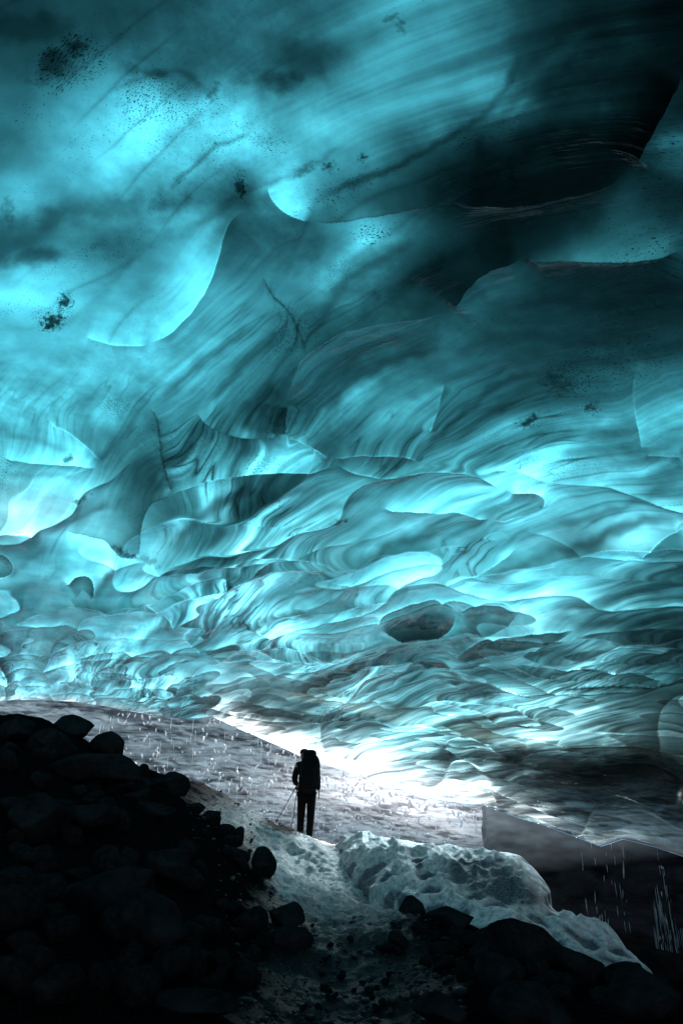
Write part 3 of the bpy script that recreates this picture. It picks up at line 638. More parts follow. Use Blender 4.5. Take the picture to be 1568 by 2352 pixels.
# ------------------------------------------------------------------ ground
gp = []
def gc(px, py, Y, dzz=0.0):
    p = P(px, py, Y); gp.append((p[0], p[1], p[2] + dzz))
for b in BO: gc(b[0], b[1] + 0.55 * b[3], b[4])
for (x, y, Y) in ((784,2352,5.4),(560,2352,5.0),(1000,2352,5.2),(760,2150,7.6),(700,2040,9.6),(860,2110,8.0),(700,1948,14.0),(640,1925,14.0),(590,1900,14.0),
                  (760,1950,13.6),(560,1868,14.0),(500,1838,14.0),(430,1820,14.0),(620,1990,10.6),(660,2060,8.6),(800,1990,11.6),(1300,2240,7.6),(620,2200,6.6),(880,2220,6.6),(720,2000,11.2)):
    gc(x, y, Y)
gp += [(-7, 12, .1), (-9, 9, 1.2), (-6, 5, 0.4), (-4, 2, -.4), (-3, -1, -1.2), (0, 1, -1.65), (0, -4, -1.7), (3, 1, -1.7), (6, 3, -1.6), (9, 6, -2.0), (9, 0, -1.5), (-8, -4, -.5), (8, -5, -1.2),
       (-9, 15, -.6), (-4, 16, -2.4), (0, 16, -2.8), (3, 15.0, -3.2), (5, 12.5, -3.4), (6.5, 10.5, -3.2), (4, 11.2, -2.6), (9, 10, -3.4), (-6, 20, -3.5), (0, 20, -3.6), (6, 18, -3.8), (12, 14, -3.8),
       (-14, 8, 1.0), (-14, 16, .2), (14, 4, -2), (-12, 24, -3.5), (12, 24, -3.8), (0, 26, -3.6)]
gp = np.array(gp); gtps = TPS(gp[:, :2], gp[:, 2], 5.0, 2e-3)
SP = np.array([(590,1896),(640,1918),(700,1935),(770,1935),(800,1960),(850,2020),(905,2062),(930,2090),(900,2125),(850,2150),(780,2160),(730,2140),(700,2105),(660,2070),(625,2030),(598,1960)], float)
def poly_sd(px, py, poly):
    d, _, _ = seg_dist(px, py, np.vstack([poly, poly[:1]])); ins = np.zeros(px.shape, bool)
    for i in range(len(poly)):
        a = poly[i]; b = poly[(i + 1) % len(poly)]
        c = ((a[1] > py) != (b[1] > py)) & (px < (b[0] - a[0]) * (py - a[1]) / (b[1] - a[1] + 1e-9) + a[0]); ins ^= c
    return np.where(ins, d, -d)
def ground_z(x, y):
    z = gtps(x, y)
    z = z + 0.10 * fbm(x * 0.9, y * 0.9, 3, 301) + 0.045 * fbm(x * 3.1, y * 3.1, 4, 311) + 0.012 * noise(x * 17, y * 17, 321)
    r = np.hypot(x, y - 8); far_ = sstep(14, 30, r)
    return z * (1 - far_) + far_ * (-3.5)
yr = np.concatenate([np.linspace(-12, 2.5, 30), np.geomspace(2.6, 20, 520), np.geomspace(20.3, 700, 60)])
kx = np.concatenate([-np.geomspace(6, 0.75, 50), np.linspace(-0.74, 0.74, 520), np.geomspace(0.75, 6, 50)])
GX = kx[None, :] * (np.maximum(yr, 0) * 0.95 + 1.6)[:, None]; GY = np.repeat(yr[:, None], len(kx), 1)
GZ = ground_z(GX, GY)
cpx, cpy = chart(GX, GY, GZ)
sdp = poly_sd(cpx, cpy, SP)
snow = np.clip(0.7 + sdp / 36, 0, 1) * (GY > 7) * (GY < 16)
snow = np.maximum(snow, 0.55 * np.exp(-((cpx - 520) / 80) ** 2 - ((cpy - 1875) / 50) ** 2) * (GY > 11) * (GY < 16))
snow = np.maximum(snow, 0.45 * sstep(13.0, 13.6, GY) * (GY < 15.5) * (GX < 0))
snow = snow * (1 - 0.55 * sstep(2040, 2150, cpy))
snow = np.maximum(snow, sstep(15.0, 15.6, GY))  # pit floor made snowy, added to bounce light onto lip and walls
smax = np.clip(1.0 - 0.72 * sstep(2010, 2130, cpy), 0.05, 1); smax = np.maximum(smax, sstep(15.0, 15.6, GY))
pits = worley(GX * 7, GY * 7, 331)[0]
GZ = GZ + 0.08 * snow * (np.clip(pits, 0, 1) ** 1.5) * (GY > 7)
me = mesh_from("ground", np.stack([GX, GY, GZ], -1).reshape(-1, 3), grid_quads(len(yr), len(kx)))
fattr(me, "snow", snow); fattr(me, "snow_max", smax)
xm = np.interp(cpy, [1900, 2050, 2150, 2250, 2352], [680, 740, 800, 810, 800]); wm = np.interp(cpy, [1900, 2050, 2150, 2250, 2352], [120, 130, 150, 190, 230])
path = np.clip(1.3 - np.abs(cpx - xm) / wm + 0.4 * fbm(GX * 1.5, GY * 1.5, 3, 341), 0, 1) * (GY > 3) * (1 - 0.6 * sstep(2180, 2340, cpy))
path = np.maximum(path, np.exp(-((cpx - 540) / 90) ** 2 - ((cpy - 1890) / 60) ** 2) * (GY > 10))
fattr(me, "path", path)
tag(link("ground", me, M_GROUND), kind='structure')

# ------------------------------------------------------------------ boulders
def ico(sub):
    bm = bmesh.new(); bmesh.ops.create_icosphere(bm, subdivisions=sub, radius=1.0)
    v = np.array([x.co[:] for x in bm.verts]); f = np.array([[w.index for w in x.verts] for x in bm.faces]); bm.free(); return v, f
ICO5 = ico(5); ICO1 = ico(1); ICO2 = ico(2)
def boulder_shape(seed, base, planes=11, rough=1.0):
    rs = np.random.RandomState(seed); v = base.copy()
    n = rs.normal(size=(planes, 3)); n /= np.linalg.norm(n, axis=1, keepdims=True)
    d = rs.uniform(0.50, 0.82, planes)
    dots = np.maximum(v @ n.T, 1e-3); r = d[None] / dots
    k = 38.0; rr = -np.log(np.exp(-k * r).sum(1) + math.exp(-k * 1.05)) / k
    a = v[:, 0] * 1.7 + v[:, 2] * .9; b = v[:, 1] * 1.7 - v[:, 2] * 1.1
    rr = rr * (1 + rough * (0.06 * fbm(a + seed, b, 4, seed) + 0.02 * fbm(a * 6 + seed, b * 6, 3, seed + 3)))
    return v * rr[:, None]
for (px, py, hw, hh, Y, yaw, seed, lab) in BO:
    c = P(px, py, Y); m = (Y * CT + c[2] * ST) / F
    v = boulder_shape(seed * 7 + 3, ICO5[0]); v = v / np.abs(v).max(0)
    sx, sz = hw * m * 1.05, hh * m * 1.1; sy = 0.8 * (sx + sz) / 2 + 0.1
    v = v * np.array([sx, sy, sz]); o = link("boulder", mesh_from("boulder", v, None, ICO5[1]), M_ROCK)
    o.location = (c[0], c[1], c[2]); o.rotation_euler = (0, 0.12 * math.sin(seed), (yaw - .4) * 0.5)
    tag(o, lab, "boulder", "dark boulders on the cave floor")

# stones strewn over the slope
rs = np.random.RandomState(5)
protos = []
for k in range(5):
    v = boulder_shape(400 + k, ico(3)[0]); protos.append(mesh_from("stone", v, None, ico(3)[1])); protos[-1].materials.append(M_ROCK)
cnt = 0
def put_stone(px, py, Ylo, Yhi, size, lab, grp):
    # find the first ground point along the sight line
    ts = np.linspace(Ylo, Yhi, 160); p = P(np.full(160, px), np.full(160, py), ts); g = ground_z(p[:, 0], p[:, 1])
    hit = np.where(p[:, 2] < g)[0]
    if len(hit) == 0: return
    h = hit[0]; o = bpy.data.objects.new("stone", protos[rs.randint(5)]); col.objects.link(o)
    s_ = size * rs.uniform(0.6, 1.4); o.location = (p[h, 0], p[h, 1], g[h] + s_ * 0.25)
    o.scale = (s_, s_ * rs.uniform(.7, 1.1), s_ * rs.uniform(.5, .85)); o.rotation_euler = tuple(rs.uniform(-.4, .4, 2)) + (rs.uniform(0, 6.28),)
    tag(o, lab, "stone", grp)
for i in range(95):
    t = rs.uniform(0, 1); px = rs.uniform(0, 620); top = np.interp(px, [0, 200, 300, 430, 520, 620], [1690, 1700, 1760, 1840, 1900, 2000]); py = top + rs.uniform(0, 1) ** 1.2 * (2330 - top)
    put_stone(px, py, 3, 13, 0.13, "one of the many small dark stones between the boulders on the black left slope", "stones on the left slope")
for i in range(60):
    px = rs.uniform(860, 1540); py = np.interp(px, [860, 1100, 1300, 1540], [2120, 2170, 2230, 2240]) + rs.uniform(0, 90)
    put_stone(px, py, 3, 10, 0.09, "one of the many small dark stones among the boulders right of the path", "stones right of the path")
for i in range(26):
    px = rs.uniform(690, 900); py = rs.uniform(2130, 2330)
    put_stone(px, py, 3, 10, 0.035, "one of the pebbles scattered on the dark gravel of the path", "pebbles on the path")
# fine gravel
N = 9000
gyv = rs.uniform(4.2, 14.5, N); gxv = rs.uniform(-.5, .5, N) * (gyv * .95); 
qx, qy = chart(gxv, gyv, ground_z(gxv, gyv)); s_in = poly_sd(qx, qy, SP)
xg = np.interp(qy, [1900, 2050, 2150, 2250, 2352], [680, 740, 800, 810, 800])
keep = (np.abs(qx - xg) < 260) & (((s_in < 6) & (np.abs(qx - xg) < rs.gamma(2.5, 70, N))) | (qy > 2090) | (rs.uniform(size=N) < .06)); gxv, gyv = gxv[keep], gyv[keep]; N = len(gxv)
gz = ground_z(gxv, gyv); sz = rs.gamma(2.0, 0.006, N) + 0.006
rot = rs.uniform(0, 6.28, N); bv, bf = ICO1
V = bv[None] * (sz[:, None, None]) * np.stack([np.ones(N), rs.uniform(.6, 1, N), rs.uniform(.4, .8, N)], -1)[:, None, :]
V = V * (1 + 0.25 * rs.uniform(-1, 1, (N, len(bv), 1)))
cr, sr = np.cos(rot)[:, None], np.sin(rot)[:, None]
V = np.stack([V[..., 0] * cr - V[..., 1] * sr + gxv[:, None], V[..., 0] * sr + V[..., 1] * cr + gyv[:, None], V[..., 2] + gz[:, None]], -1)
Fc = (bf[None] + (np.arange(N) * len(bv))[:, None, None]).reshape(-1, 3)
tag(link("gravel", mesh_from("gravel", V.reshape(-1, 3), None, Fc, False), rock_material("gravel_grit", (0.002, 0.002, 0.0022), (0.02, 0.021, 0.023), .4, .1)), kind='stuff')

# ------------------------------------------------------------------ snow bank
TOP = [(752,1950,13.4),(800,1930,13),(850,1921,12.8),(930,1930,12.5),(1000,1943,12.2),(1080,1953,12),(1130,1956,11.9),(1185,1962,11.6),(1215,1985,11.3),(1238,2010,10.9),(1262,2045,10.4),(1268,2085,10),(1330,2125,9.2),(1400,2160,8.7),(1445,2195,8.1),(1500,2240,7.5)]
BOT = [(756,1958,12.9),(790,1985,11.5),(830,2020,10.4),(880,2052,9.5),(930,2078,8.9),(990,2092,8.5),(1060,2110,8.1),(1100,2130,7.8),(1150,2150,7.5),(1200,2180,7.3),(1250,2200,7.2),(1300,2215,7.1),(1350,2228,7.1),(1400,2236,7.1),(1445,2240,7.1),(1500,2250,7.2)]
nu, nv = 420, 220
def rs_curve(c, n):
    sp = spline(c, 12); L = np.r_[0, np.cumsum(np.linalg.norm(np.diff(sp[:, :2], axis=0), axis=1))]; t = np.linspace(0, L[-1], n)
    return np.stack([np.interp(t, L, sp[:, k]) for k in range(3)], 1)
tc, bc = rs_curve(TOP, nu), rs_curve(BOT, nu)
Tp, Bp = P(tc[:, 0], tc[:, 1], tc[:, 2]), P(bc[:, 0], bc[:, 1], bc[:, 2])
vv = np.linspace(0, 1, nv)[:, None, None]
S = Tp[None] * (1 - vv) + Bp[None] * vv
H = np.linalg.norm(Tp - Bp, axis=1)
S[..., 2] += (0.16 * np.sin(vv[..., 0] * math.pi) * np.minimum(H, 2)[None] / 2)
# melt pits and lumps
sx, sy = S[..., 0], S[..., 1]
w = worley(sx * 2.3, sy * 1.7 + S[..., 2], 401); w_ = worley(sx * 6.5, sy * 4.5, 411)
lump = 0.24 * (np.clip(w[0], 0, 1) ** 1.4 - .3) + 0.08 * (np.clip(w_[0], 0, 1) ** 1.4 - .3) + 0.03 * fbm(sx * 4, sy * 4, 4, 421)
env = sstep(0, 0.36, vv[..., 0])
S[..., 2] += lump * env; S[..., 1] += lump * 0.35 * env
S[..., 2] += (1 - env) * 0.014 * fbm(sx * 7, sy * 0, 3, 431)
bk = []
for (dy_, dz_) in ((1.0, -3.0), (.55, -1.2), (.3, -.45), (.14, -.12)):
    r = S[0].copy(); r[:, 1] += dy_; r[:, 2] += dz_; r[:, 0] += 0.3 * dy_; bk.append(r)
fs = S[-1].copy(); fs[:, 2] -= 0.5; fs[:, 1] -= 0.1
S = np.concatenate([np.array(bk), S, fs[None]], 0)
spx, spy = chart(S[..., 0], S[..., 1], S[..., 2])
def ell(cx, cy, rx, ry, an):
    c, s_ = math.cos(math.radians(an)), math.sin(math.radians(an)); ex, ey = spx - cx, spy - cy
    return np.sqrt(((ex * c + ey * s_) / rx) ** 2 + ((-ex * s_ + ey * c) / ry) ** 2)
en = .35 * fbm(spx / 28, spy / 16, 4, 441)
darkening = en + np.maximum.reduce([1.9 - ell(1105, 2010, 62, 30, 8), 1.8 - ell(1160, 2045, 66, 22, 12), 1.2 - ell(960, 1985, 20, 14, 30), 1.2 - ell(880, 1985, 16, 9, 20),
                          1.1 - ell(1320, 2150, 60, 10, 38), 1.15 - ell(930, 2065, 60, 16, 28), 0.9 - ell(1400, 2205, 60, 14, 20)])  # dirt and shade of the hollows painted dark
pit_shade = np.concatenate([np.zeros((4, nu)), np.maximum(sstep(.44, .14, w[0]) * 1.15, sstep(.3, .1, w_[0]) * .45), np.zeros((1, nu))], 0)  # shade inside the melt pits painted dark
darkening = np.clip(np.maximum(darkening, pit_shade * (spy > 1950)), 0, 1)
me = mesh_from("snow_bank", S.reshape(-1, 3), grid_quads(S.shape[0], nu, True)); fattr(me, "darkening", darkening)
rim_glow = np.concatenate([np.ones((4, nu)), np.repeat((1 - vv[:, :, 0]) ** 4, nu, 1), np.zeros((1, nu))], 0) * (0.35 + 0.65 * sstep(1050, 1120, spx)) * (1 + .8 * fbm(spx / 18, spy / 10, 3, 451))  # rim light along the top edge, painted as white snow
fattr(me, "crest", np.clip(rim_glow, 0, 1))
o = link("snow_bank", me, M_SNOW); tag(o, "pitted white snow bank right of the path, with a hollow painted dark in its side", "snow bank")

# ------------------------------------------------------------------ walls beyond the mouth
def wall(name, pts, ztop, zbot, mat, label, nx=360, nz=160, amp=0.25, seed=500, lean=0.0):
    c = spline(pts, 20); L = np.r_[0, np.cumsum(np.hypot(*np.diff(c, axis=0).T))]; t = np.linspace(0, L[-1], nx)
    x = np.interp(t, L, c[:, 0]); y = np.interp(t, L, c[:, 1]); z = np.linspace(zbot, ztop, nz)
    X = np.repeat(x[None], nz, 0); Yy = np.repeat(y[None], nz, 0); Z = np.repeat(z[:, None], nx, 1)
    tt = np.repeat(t[None], nz, 0)
    zt = np.interp(x, [-16, -4, 1, 5, 9], [2.4, 2.2, 1.2, .3, .0]) + .12 * noise(x * .9, x * 0, 5) + .05 * noise(x * 4, x * 0, 6)
    Z = zbot + (Z - zbot) * ((zt - zbot) / (ztop - zbot))[None]
    d = 2.2 * amp * (fbm(tt * 0.35, Z * 1.1 + .15 * tt, 5, seed, .6) + 0.35 * np.clip(worley(tt * 1.1, Z * 1.9, seed + 9)[0], 0, 1)) + 0.05 * fbm(tt * 2, Z * 9, 3, seed + 4)
    Yy = Yy - d + lean * (Z - zbot)
    front = np.stack([X, Yy, Z], -1); 
    top = [front[-1] + np.array([0, a_, b_]) for a_, b_ in ((.1, .05), (.25, .1), (.45, .08), (.6, -.05), (.7, -.2))]
    V = np.concatenate([front, np.array(top)], 0)
    me = mesh_from(name, V.reshape(-1, 3), grid_quads(nz + 5, nx))
    wx, wy = chart(V[..., 0], V[..., 1], V[..., 2])
    cl_ = 0.9 * np.exp(-((wx - 940) / 150) ** 2 - ((wy - 1835 - (wx - 960) * .25) / 55) ** 2) + 0.5 * np.exp(-((wx - 800) / 170) ** 2 - ((wy - 1800) / 60) ** 2)  # bright wash of light painted on the middle of the wall
    fattr(me, "painted_glow", np.clip(cl_ * (1 + .8 * fbm(wx / 90, wy / 14, 3, 77)), 0, 1))
    o = link(name, me, mat); tag(o, label, "ice wall"); return o
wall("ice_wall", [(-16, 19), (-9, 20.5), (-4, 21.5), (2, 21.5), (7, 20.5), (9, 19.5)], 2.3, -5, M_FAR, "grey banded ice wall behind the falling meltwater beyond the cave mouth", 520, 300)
t = NT("clear_dark_ice"); p = t.objc()
nn = t.noise(t.mapping(p, (0.9, 0.9, 3.0)), 1.0, 7, 0.65, 1.0)
cc = t.ramp(nn, [(0.35, (0.0003, 0.0004, 0.0006)), (0.7, (0.0045, 0.006, 0.008))])
bn = t.bump(t.noise(t.mapping(p, (2, 2, 5)), 1.0, 5, 0.6), 0.7, 0.12)
cc = t.mixc(t.attr("painted_glow"), cc, (0.16, 0.20, 0.225))
tr = t.n("BsdfTranslucent"); t.l(cc, tr.inputs[0]); mx = t.n("MixShader"); mx.inputs[0].default_value = .4
t.l(t.principled(cc, 0.22, bn, 0.06), mx.inputs[1]); t.l(tr.outputs[0], mx.inputs[2]); M_CLEAR = t.end(mx.outputs[0])
pw = [P(1112, 1950, 14.95)[:2], P(1250, 1950, 14.3)[:2], P(1400, 1950, 13.3)[:2], P(1568, 1950, 12.4)[:2], P(1900, 1950, 11.5)[:2], P(2600, 1950, 10.5)[:2]]
pw = [(a, b + 0.25) for a, b in pw]
# top edge follows the lip: build as strip
def lip_wall():
    nx, nz = 420, 180; pxv = np.linspace(1112, 2600, nx); top = P(pxv, lip_y(pxv) - 6, lip_d(pxv) + 0.12)
    Z = np.linspace(0, 1, nz)[:, None]; z = top[None, :, 2] * (1 - Z) + (-5.2) * Z
    X = np.repeat(top[None, :, 0], nz, 0); Y = np.repeat(top[None, :, 1], nz, 0)
    d = 0.30 * (fbm(X * 0.7, z * 1.2, 4, 611) + 0.4 * np.clip(worley(X * 1.2 + z * .5, z * 1.7, 619)[0], 0, 1)) * sstep(0, .08, Z)
    X = X + .10 * fbm(z * 1.6, z * 0, 4, 641) * np.exp(-(X - X[:, :1]) / .3) + .05 * Z * np.exp(-(X - X[:, :1]) / .3)
    Y2 = Y - d + 0.6 * Z
    fr_ = np.stack([X, Y2, z], -1); wx, wy = chart(X, Y2, z)
    edge = fr_[:, :1].repeat(6, 1); edge[..., 1] += np.linspace(0.35, 0.03, 6)[None]; fr_ = np.concatenate([edge, fr_], 1)
    cl_ = np.clip(0.55 - (wx - 1112) / 420 - (wy - 1880 - (wx - 1112) * .5) / 260, 0, .6) * (1 + .6 * fbm(wx / 60, wy / 25, 3, 78)); cl_ = np.concatenate([cl_[:, :1].repeat(6, 1), cl_], 1) * 1.0  # backlit left end painted brighter, fading to the right
    me = mesh_from("ice_wall", fr_.reshape(-1, 3), grid_quads(nz, nx + 6, True)); fattr(me, "painted_glow", np.clip(cl_, 0, 1)); return me
o = link("ice_wall", lip_wall(), M_CLEAR); tag(o, "dark clear ice wall dropping below the ceiling at the right, behind the snow bank", "ice wall")

# ------------------------------------------------------------------ meltwater
t = NT("water_drops"); g = t.n("BsdfGlossy"); g.inputs['Roughness'].default_value = .1; tr = t.n("BsdfTranslucent"); tr.inputs[0].default_value = (.9, .93, .95, 1)
df = t.n("BsdfDiffuse"); df.inputs[0].default_value = (.8, .85, .88, 1)
m1 = t.n("MixShader"); m1.inputs[0].default_value = .5; t.l(tr.outputs[0], m1.inputs[1]); t.l(df.outputs[0], m1.inputs[2])
m2 = t.n("MixShader"); m2.inputs[0].default_value = .15; t.l(m1.outputs[0], m2.inputs[1]); t.l(g.outputs[0], m2.inputs[2]); M_WATER = t.end(m2.outputs[0])
def drops(n, pxr, pyr, Yr, wr, lr, seed, tilt=0.05, dens=None):
    r = np.random.RandomState(seed); Vs = []; Fs = []; bv, bf = ICO1; k = 0
    px = r.uniform(*pxr, n); py = r.uniform(*pyr, n); Y = r.uniform(*Yr, n)
    ok = (py > lip_y(px) + 4)
    if dens is not None: ok &= r.uniform(size=n) < dens(px, py)
    if tilt == 0: px = np.array(pxr)[0] + (px - pxr[0]) * 0 + r.choice([4, 10, 22, 30, 33, 47, 58, 64, 80], n) * (pxr[1] - pxr[0]) / 90 + r.normal(0, 3.2, n)
    c = P(px[ok], py[ok], Y[ok]); n = len(c)
    w = r.uniform(*wr, n); l = r.uniform(*lr, n); v = bv[None] * np.stack([w, w, l], -1)[:, None, :]
    v[..., 0] += v[..., 2] * r.normal(0, tilt, (n, 1))
    v = v + c[:, None, :]
    return v.reshape(-1, 3), (bf[None] + (np.arange(n) * len(bv))[:, None, None]).reshape(-1, 3)
def join(lst):
    Vs, Fs, k = [], [], 0
    for v, f in lst: Vs.append(v); Fs.append(f + k); k += len(v)
    return np.concatenate(Vs), np.concatenate(Fs)
dn = lambda x, y: 0.25 + 0.75 * np.exp(-((x - 820) / 260) ** 2 - ((y - 1820) / 70) ** 2)
v, f = join([drops(2200, (250, 1110), (1640, 1945), (16.0, 17.4), (.010, .030), (.018, .07), 1, .35, dn),
             drops(110, (120, 760), (1640, 1930), (16.3, 17.3), (.003, .006), (.06, .3), 2, .02),
             drops(120, (500, 1108), (1700, 1930), (15.6, 16.8), (.014, .034), (.03, .09), 3, .5, dn)])
o = link("falling_drops", mesh_from("falling_drops", v, None, f), M_WATER); tag(o, kind='stuff')
v, f = join([drops(260, (1505, 1600), (1960, 2200), (11.2, 11.7), (.0016, .003), (.05, .3), 4, 0), drops(60, (1515, 1590), (1970, 2200), (11.2, 11.7), (.005, .009), (.02, .05), 5, 0)])
o = link("waterfall", mesh_from("waterfall", v, None, f), M_WATER); tag(o, "thin curtain of meltwater falling down the dark wall at the right edge", "waterfall")
v, f = join([drops(60, (1330, 1470), (1930, 2170), (11.6, 12.4), (.003, .005), (.03, .14), 6, .05)])
o = link("water_trickle", mesh_from("water_trickle", v, None, f), M_WATER); tag(o, "faint trickle of drops falling from the ceiling edge left of the water curtain", "trickle")

# ------------------------------------------------------------------ the walker
def skin_mesh(name, verts, edges, radii, mat, parent, sub=2, root=0):
    me = bpy.data.meshes.new(name); me.from_pydata([tuple(v) for v in verts], edges, []); me.update()
    o = bpy.data.objects.new(name, me); col.objects.link(o)
    sk = o.modifiers.new("skin", 'SKIN'); sk.use_smooth_shade = True
    for i, r in enumerate(radii):
        d = me.skin_vertices[0].data[i]; d.radius = (r, r) if not isinstance(r, tuple) else r; d.use_root = (i == root)
    s_ = o.modifiers.new("sub", 'SUBSURF'); s_.levels = sub; s_.render_levels = sub
    bpy.context.view_layer.update()
    dg = bpy.context.evaluated_depsgraph_get(); m2 = bpy.data.meshes.new_from_object(o.evaluated_get(dg))
    bpy.data.objects.remove(o); m2.name = name; m2.materials.clear()
    return link(name, m2, mat, parent)
feet = P(703, 1941, 13.95); FZ = feet[2]
fx, fy = float(feet[0]), float(feet[1])
for i_ in range(1): FZ = float(FZ)
M_JK = cloth_material("dark_jacket", (0.010, 0.011, 0.012)); M_TR = cloth_material("dark_trousers", (0.004, 0.004, 0.0045)); M_BT = cloth_material("boot_leather", (0.012, 0.010, 0.009), .6)
M_SK = cloth_material("skin", (0.22, 0.14, 0.11), .55); M_HAT = cloth_material("black_beanie", (0.008, 0.008, 0.009)); M_PALE = cloth_material("pale_sleeve_panel", (0.30, 0.38, 0.38))
M_BAG = cloth_material("black_pack_fabric", (0.006, 0.006, 0.007)); M_MET = None
t = NT("pole_metal"); M_MET = t.end(t.principled((0.05, 0.055, 0.06), .35, None, .5, Metallic=0.6))
per = empty("person", (fx, fy, FZ)); tag(per, "person seen from behind in dark jacket and trousers, standing on the snow crest", "person")
body_v = [(0,0,.93),(0,.02,1.12),(-.01,.06,1.30),(-.03,.12,1.42),(-.06,.18,1.50),(-.075,.22,1.58),(-.08,.24,1.66),      # 0-6 pelvis..crown
          (-.20,.08,1.38),(-.255,.05,1.12),(-.20,.20,1.02),(-.205,.24,.98),                                            # 7-10 left arm
          (.15,.08,1.38),(.20,.06,1.12),(.20,.24,1.03),(.20,.28,.99),                                                  # 11-14 right arm
          (-.095,0,.86),(-.105,.02,.50),(-.125,0,.10),(-.135,.12,.04),
          (.085,0,.86),(.075,.02,.50),(.05,-.01,.10),(.045,.11,.04)]
body_e = [(0,1),(1,2),(2,3),(3,4),(4,5),(5,6),(2,7),(7,8),(8,9),(9,10),(2,11),(11,12),(12,13),(13,14),(0,15),(15,16),(16,17),(17,18),(0,19),(19,20),(20,21),(21,22)]
body_r = [.13,.13,.13,.06,.075,.095,.07,.055,.045,.032,.034,.055,.045,.032,.034,.085,.058,.04,.035,.085,.058,.04,.035]
skin_mesh("body", body_v, body_e, body_r, M_SK, per)
jk_v = [(0,0,.84),(0,0,.96),(0,.02,1.12),(-.01,.06,1.30),(-.025,.11,1.44),(-.19,.08,1.38),(-.25,.05,1.13),(-.21,.16,1.03),(.15,.08,1.38),(.20,.06,1.13),(.20,.19,1.05)]
jk_e = [(0,1),(1,2),(2,3),(3,4),(3,5),(5,6),(6,7),(3,8),(8,9),(9,10)]
skin_mesh("jacket", jk_v, jk_e, [(.205,.15),(.19,.15),(.165,.145),(.17,.14),.075,.075,.062,.05,.075,.062,.05], M_JK, per)
skin_mesh("trousers", [(0,0,.90),(-.095,0,.82),(-.105,.02,.50),(-.125,0,.10),(.085,0,.82),(.075,.02,.50),(.05,-.01,.10)], [(0,1),(1,2),(2,3),(0,4),(4,5),(5,6)], [.14,.10,.078,.062,.10,.078,.062], M_TR, per)
for s_, x in (("l", -.13), ("r", .048)):
    skin_mesh("boot", [(x,-.03,.12),(x,-.03,.04),(x,.06,.03),(x-.005,.17,.025)], [(0,1),(1,2),(2,3)], [.06,.056,.05,.038], M_BT, per)
skin_mesh("beanie", [(-.075,.215,1.58),(-.08,.23,1.64),(-.085,.23,1.69)], [(0,1),(1,2)], [.10,.10,.05], M_HAT, per)
# face details, turned away from the camera
skin_mesh("nose", [(-.075,.30,1.565),(-.075,.335,1.55)], [(0,1)], [.016,.012], M_SK, per, 1)
skin_mesh("sleeve_panel", [(-.205,.045,1.40),(-.215,.03,1.33)], [(0,1)], [.05,.048], M_PALE, per)
for side, wx, wy, wz in ((-1, -.205, .24, .98), (1, .20, .28, .99)):
    vs_, es, rr = [(wx, wy, wz), (wx, wy + .035, wz - .01)], [(0, 1)], [.030, .034]
    for kf in range(4):
        b = len(vs_); zo = wz + .025 - kf * .02; ln = (.034, .038, .036, .028)[kf]
        vs_ += [(wx + side * .012, wy + .055, zo), (wx + side * .002, wy + .055 + ln * .6, zo), (wx - side * .022, wy + .045 + ln * .5, zo)]; es += [(1, b), (b, b + 1), (b + 1, b + 2)]; rr += [.0095, .009, .008]
    b = len(vs_); vs_ += [(wx - side * .03, wy + .03, wz + .03), (wx - side * .03, wy + .06, wz + .04)]; es += [(0, b), (b, b + 1)]; rr += [.011, .009]
    skin_mesh("glove", vs_, es, rr, M_JK, per, 1)
pk = empty("backpack", (fx + .055, fy - .14, FZ + .95)); tag(pk, "tall black hiking backpack worn by the person on the crest", "backpack")
def lump_mesh(name, dims, loc, mat, parent, seed, k=4.0, rot=0):
    v = ICO5[0]; r = (np.abs(v) ** k).sum(1) ** (-1 / k); v = v * r[:, None] * np.array(dims)
    v = v * (1 + 0.035 * fbm(v[:, 0] * 9 + seed, v[:, 2] * 9, 3, seed))[:, None]
    o = link(name, mesh_from(name, v, None, ICO5[1]), mat, parent); o.location = loc; o.rotation_euler = (rot, 0, 0); return o
lump_mesh("main_bag", (.185, .14, .33), (.01, 0, .31), M_BAG, pk, 1, 3.2, -.12)
lump_mesh("top_lid", (.13, .13, .075), (-.01, .06, .63), M_BAG, pk, 2, 3.0, -.2)
lump_mesh("side_pocket", (.045, .08, .13), (-.165, .0, .13), M_BAG, pk, 3)
lump_mesh("side_pocket", (.04, .08, .14), (.165, .0, .14), M_BAG, pk, 4)
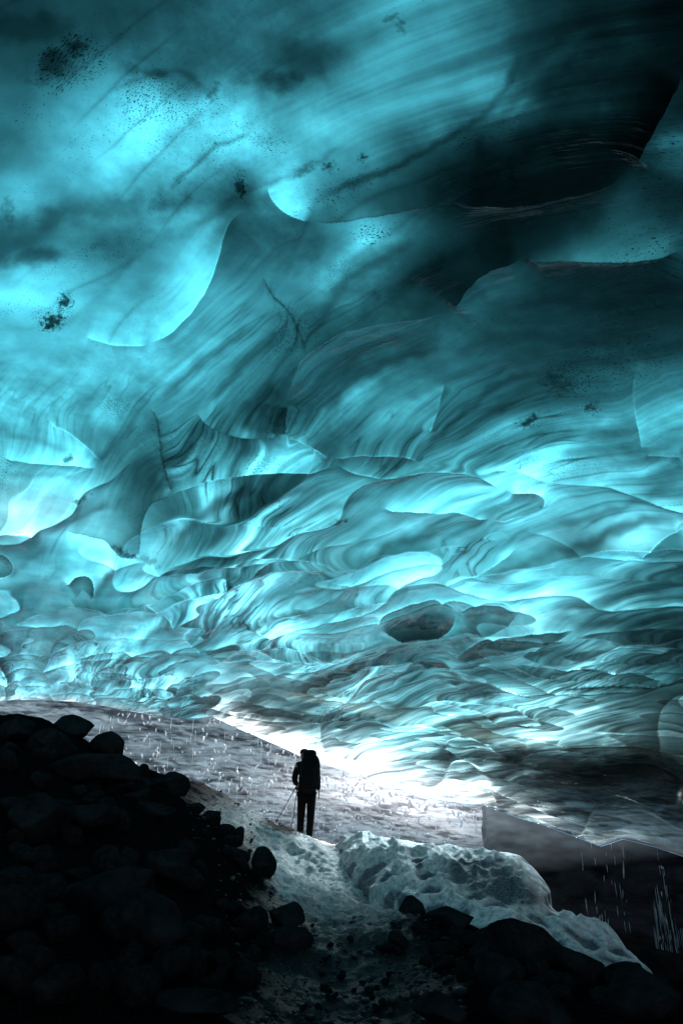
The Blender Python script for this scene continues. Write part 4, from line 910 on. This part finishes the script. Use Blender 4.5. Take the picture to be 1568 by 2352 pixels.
lump_mesh("front_pocket", (.11, .05, .16), (0, -.13, .22), M_BAG, pk, 5)
skin_mesh("hip_strap", [(.12,.1,.02),(.17,-.02,.0),(.178,-.05,-.10),(.17,-.05,-.16)], [(0,1),(1,2),(2,3)], [.016,.014,.01,.008], M_BAG, pk, 1)
skin_mesh("shoulder_strap", [(-.10,.05,.52),(-.14,.20,.50),(-.15,.28,.36),(-.16,.2,.15)], [(0,1),(1,2),(2,3)], [.02,.02,.018,.014], M_BAG, pk, 1)
skin_mesh("shoulder_strap", [(.08,.05,.52),(.06,.20,.50),(.07,.28,.36),(.08,.2,.15)], [(0,1),(1,2),(2,3)], [.02,.02,.018,.014], M_BAG, pk, 1)
def tube(p, q, r0, r1, n=10):
    p, q = Vector(p), Vector(q); d = (q - p).normalized(); a = d.orthogonal().normalized(); b = d.cross(a); V = []
    for c, r in ((p, r0), (q, r1)):
        for i in range(n): t_ = 2 * math.pi * i / n; V.append(c + a * r * math.cos(t_) + b * r * math.sin(t_))
    V += [p, q]; Fq = [(i, (i + 1) % n, n + (i + 1) % n, n + i) for i in range(n)]
    Ft = [((i + 1) % n, i, 2 * n) for i in range(n)] + [(n + i, n + (i + 1) % n, 2 * n + 1) for i in range(n)]
    return [tuple(v) for v in V], Fq, Ft
def pole(top, tip, label):
    r = empty("trekking_pole", (fx + top[0], fy + top[1], FZ + top[2])); tag(r, label, "trekking pole", "trekking poles of the walker")
    d = Vector(tip) - Vector(top)
    for nm, a, b, r0, r1, mt in (("shaft", .1, .96, .009, .007, M_MET), ("grip", -.05, .1, .016, .015, M_BAG), ("tip", .96, 1.0, .006, .003, M_MET), ("basket", .93, .94, .03, .03, M_BAG)):
        V, q_, t_ = tube(d * a, d * b, r0, r1); link(nm, mesh_from(nm, V, q_, t_), mt, r)
pole((-.205, .30, 1.02), (-.66, .95, .30), "trekking pole slanting out to the left of the person, tip lifted")
pole((-.19, .28, 1.02), (-.335, .30, .03), "trekking pole planted upright in the snow beside the left boot")
